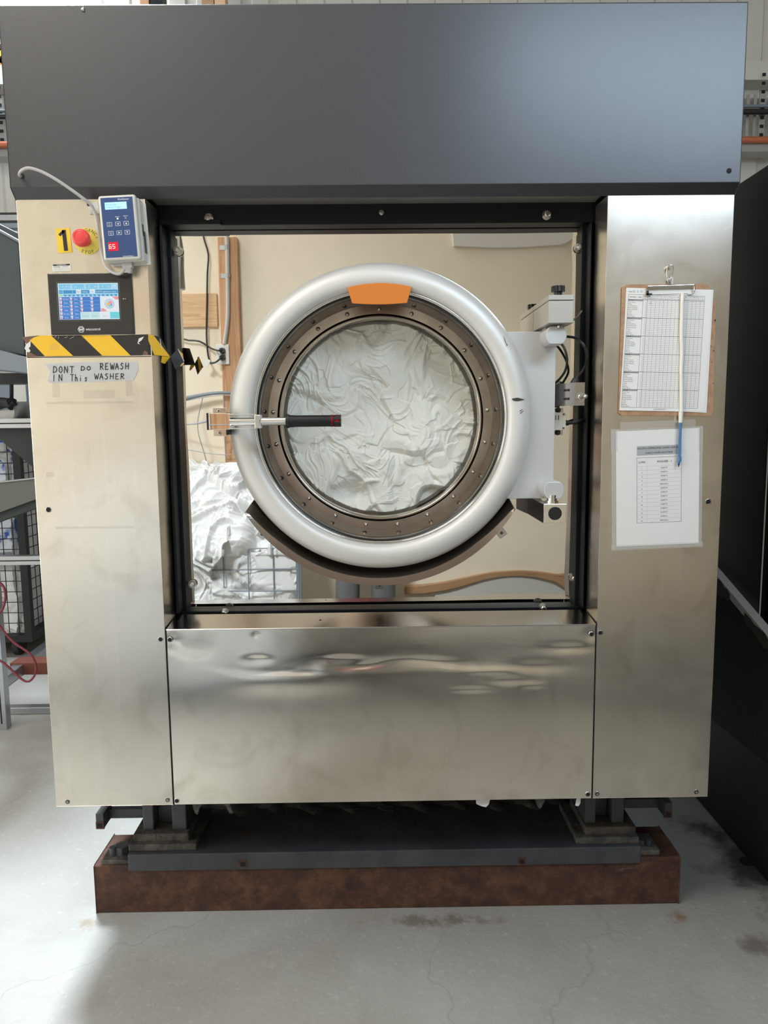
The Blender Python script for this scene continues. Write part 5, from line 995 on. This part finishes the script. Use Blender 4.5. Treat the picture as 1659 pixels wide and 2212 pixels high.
def legs(rt_, rk, ra, foot=True):
    out = []
    for s in (-1, 1):
        c_ = [pel, (s*.095, 0, .86, rt_), (s*.10, .012, .66, (rt_[0]*.9, rt_[1]*.9) if isinstance(rt_, tuple) else rt_*.9), (s*.105, .018, .49, rk), (s*.108, -.005, .30, rk if isinstance(rk, tuple) else rk*.97), (s*.11, -.02, .085, ra)]
        if foot: c_ += [(s*.115, -.01, .04, .035), (s*.125, .07, .028, .032), (s*.13, .13, .022, .024)]
        out.append(c_)
    return out
head = [cst, nkb, (0, -.010, 1.455, (.054, .056)), (0, .010, 1.52, (.062, .074)), (0, .010, 1.59, (.076, .092)), (0, -.004, 1.66, (.068, .082)), (0, -.008, 1.70, (.040, .050))]
skin('body', 'skin', [[pel, wst, cst]]+[head]+arm(-1)+arm(1)+legs(.075, .052, .036), pe)
tr2 = skin('trousers', 'trouser_grey', [[(0, 0, 1.02, (.135, .105)), pel]]+legs((.098, .095), (.080, .078), (.080, .075), False), pe)
sl = []
for s in (-1, 1): sl.append([(0, .0, 1.27, (.160, .12)), (s*.10, -.005, 1.345, .080), (s*.184, -.01, 1.352, .068), (s*.226, .01, 1.25, .064), (s*.255, .025, 1.15, .062)])
skin('shirt', 'shirt_red', [[(0, 0, .80, (.19, .16)), (0, 0, .90, (.19, .155)), (0, .005, 1.08, (.155, .125)), (0, .0, 1.27, (.160, .12)), (0, -.015, 1.385, (.085, .078)), (0, -.014, 1.42, (.066, .064))]]+sl, pe)
for s in (-1, 1): skin('shoe', 'shoe', [[(s*.11, -.045, .045, .040), (s*.115, .0, .042, .042), (s*.125, .075, .036, (.044, .034)), (s*.132, .135, .030, (.038, .028))]], pe)
b = MB('hair')
rg = np.random.RandomState(2); U, V = np.meshgrid(np.linspace(0, 2*PI, 61), np.linspace(0, 1, 30))
th = V*(1.15+.75*(1-np.clip(np.sin(U), -1, 1))*.5); R1 = 1+.03*np.sin(U*9+V*5)
hx_, hy_, hz_ = .086*np.sin(th)*np.cos(U)*R1, -.008+.104*np.sin(th)*np.sin(U)*R1, 1.615+.112*np.cos(th)*R1
grid_obj('hair', 'hair', hx_, hy_, hz_, pe)
MB('skin').lathe([(0, .108), (.008, .104), (.012, .095), (.012, .08)], 0, 1.585, 14).build('nose', pe)
b = MB('scuff').box(-.024, .024, .083, .0875, 1.546, 1.552); b.build('mouth', pe)
for s in (-1, 1):
    MB('white_plastic').lathe([(0, .0895), (.005, .0885), (.0085, .083)], s*.031, 1.612, 14).m('hair').disc(s*.031, 1.612, .0045, .0900, 12).build('eye', pe); MB('hair').box(s*.031-.015, s*.031+.015, .086, .092, 1.632, 1.637).build('eyebrow', pe)
    MB('skin').lathe([(0, .012), (.018, .008), (.024, -.004), (.012, -.010), (0, -.006)], 0, 0, 18).build('ear', pe, loc=(s*.080, -.004, 1.595), rot=(0, .0, s*1.45))
ph = thing('mobile_phone', 'black mobile phone held upright by the photographer', 'phone', (-.026, -1.8905, 1.34))
MB('gloss_black').box(-.037, .037, -.004, .004, -.075, .095).build('case', ph, bevel=.004, seg=3)
MB('dark_chrome').lathe([(0, .0045), (.008, .0055), (.009, .004)], .017, .0866, 20).build('lens', ph)


# ================================================================ repeats share a group
for base, g in (('timber_post', 'roof posts behind the hood'), ('cloth_scrap', 'cloth scraps under the lower panel'), ('plastic_strip', 'torn strips under the lower panel'), ('air_hose', 'red hoses in the left aisle'),
                ('floor_rail', 'rails on the left aisle floor'), ('power_lead', 'power leads on the cream wall'), ('power_cable', 'cables along the cable tray')):
    for o in C.objects:
        if o.parent is None and o.name.split('.')[0] == base: o['group'] = g
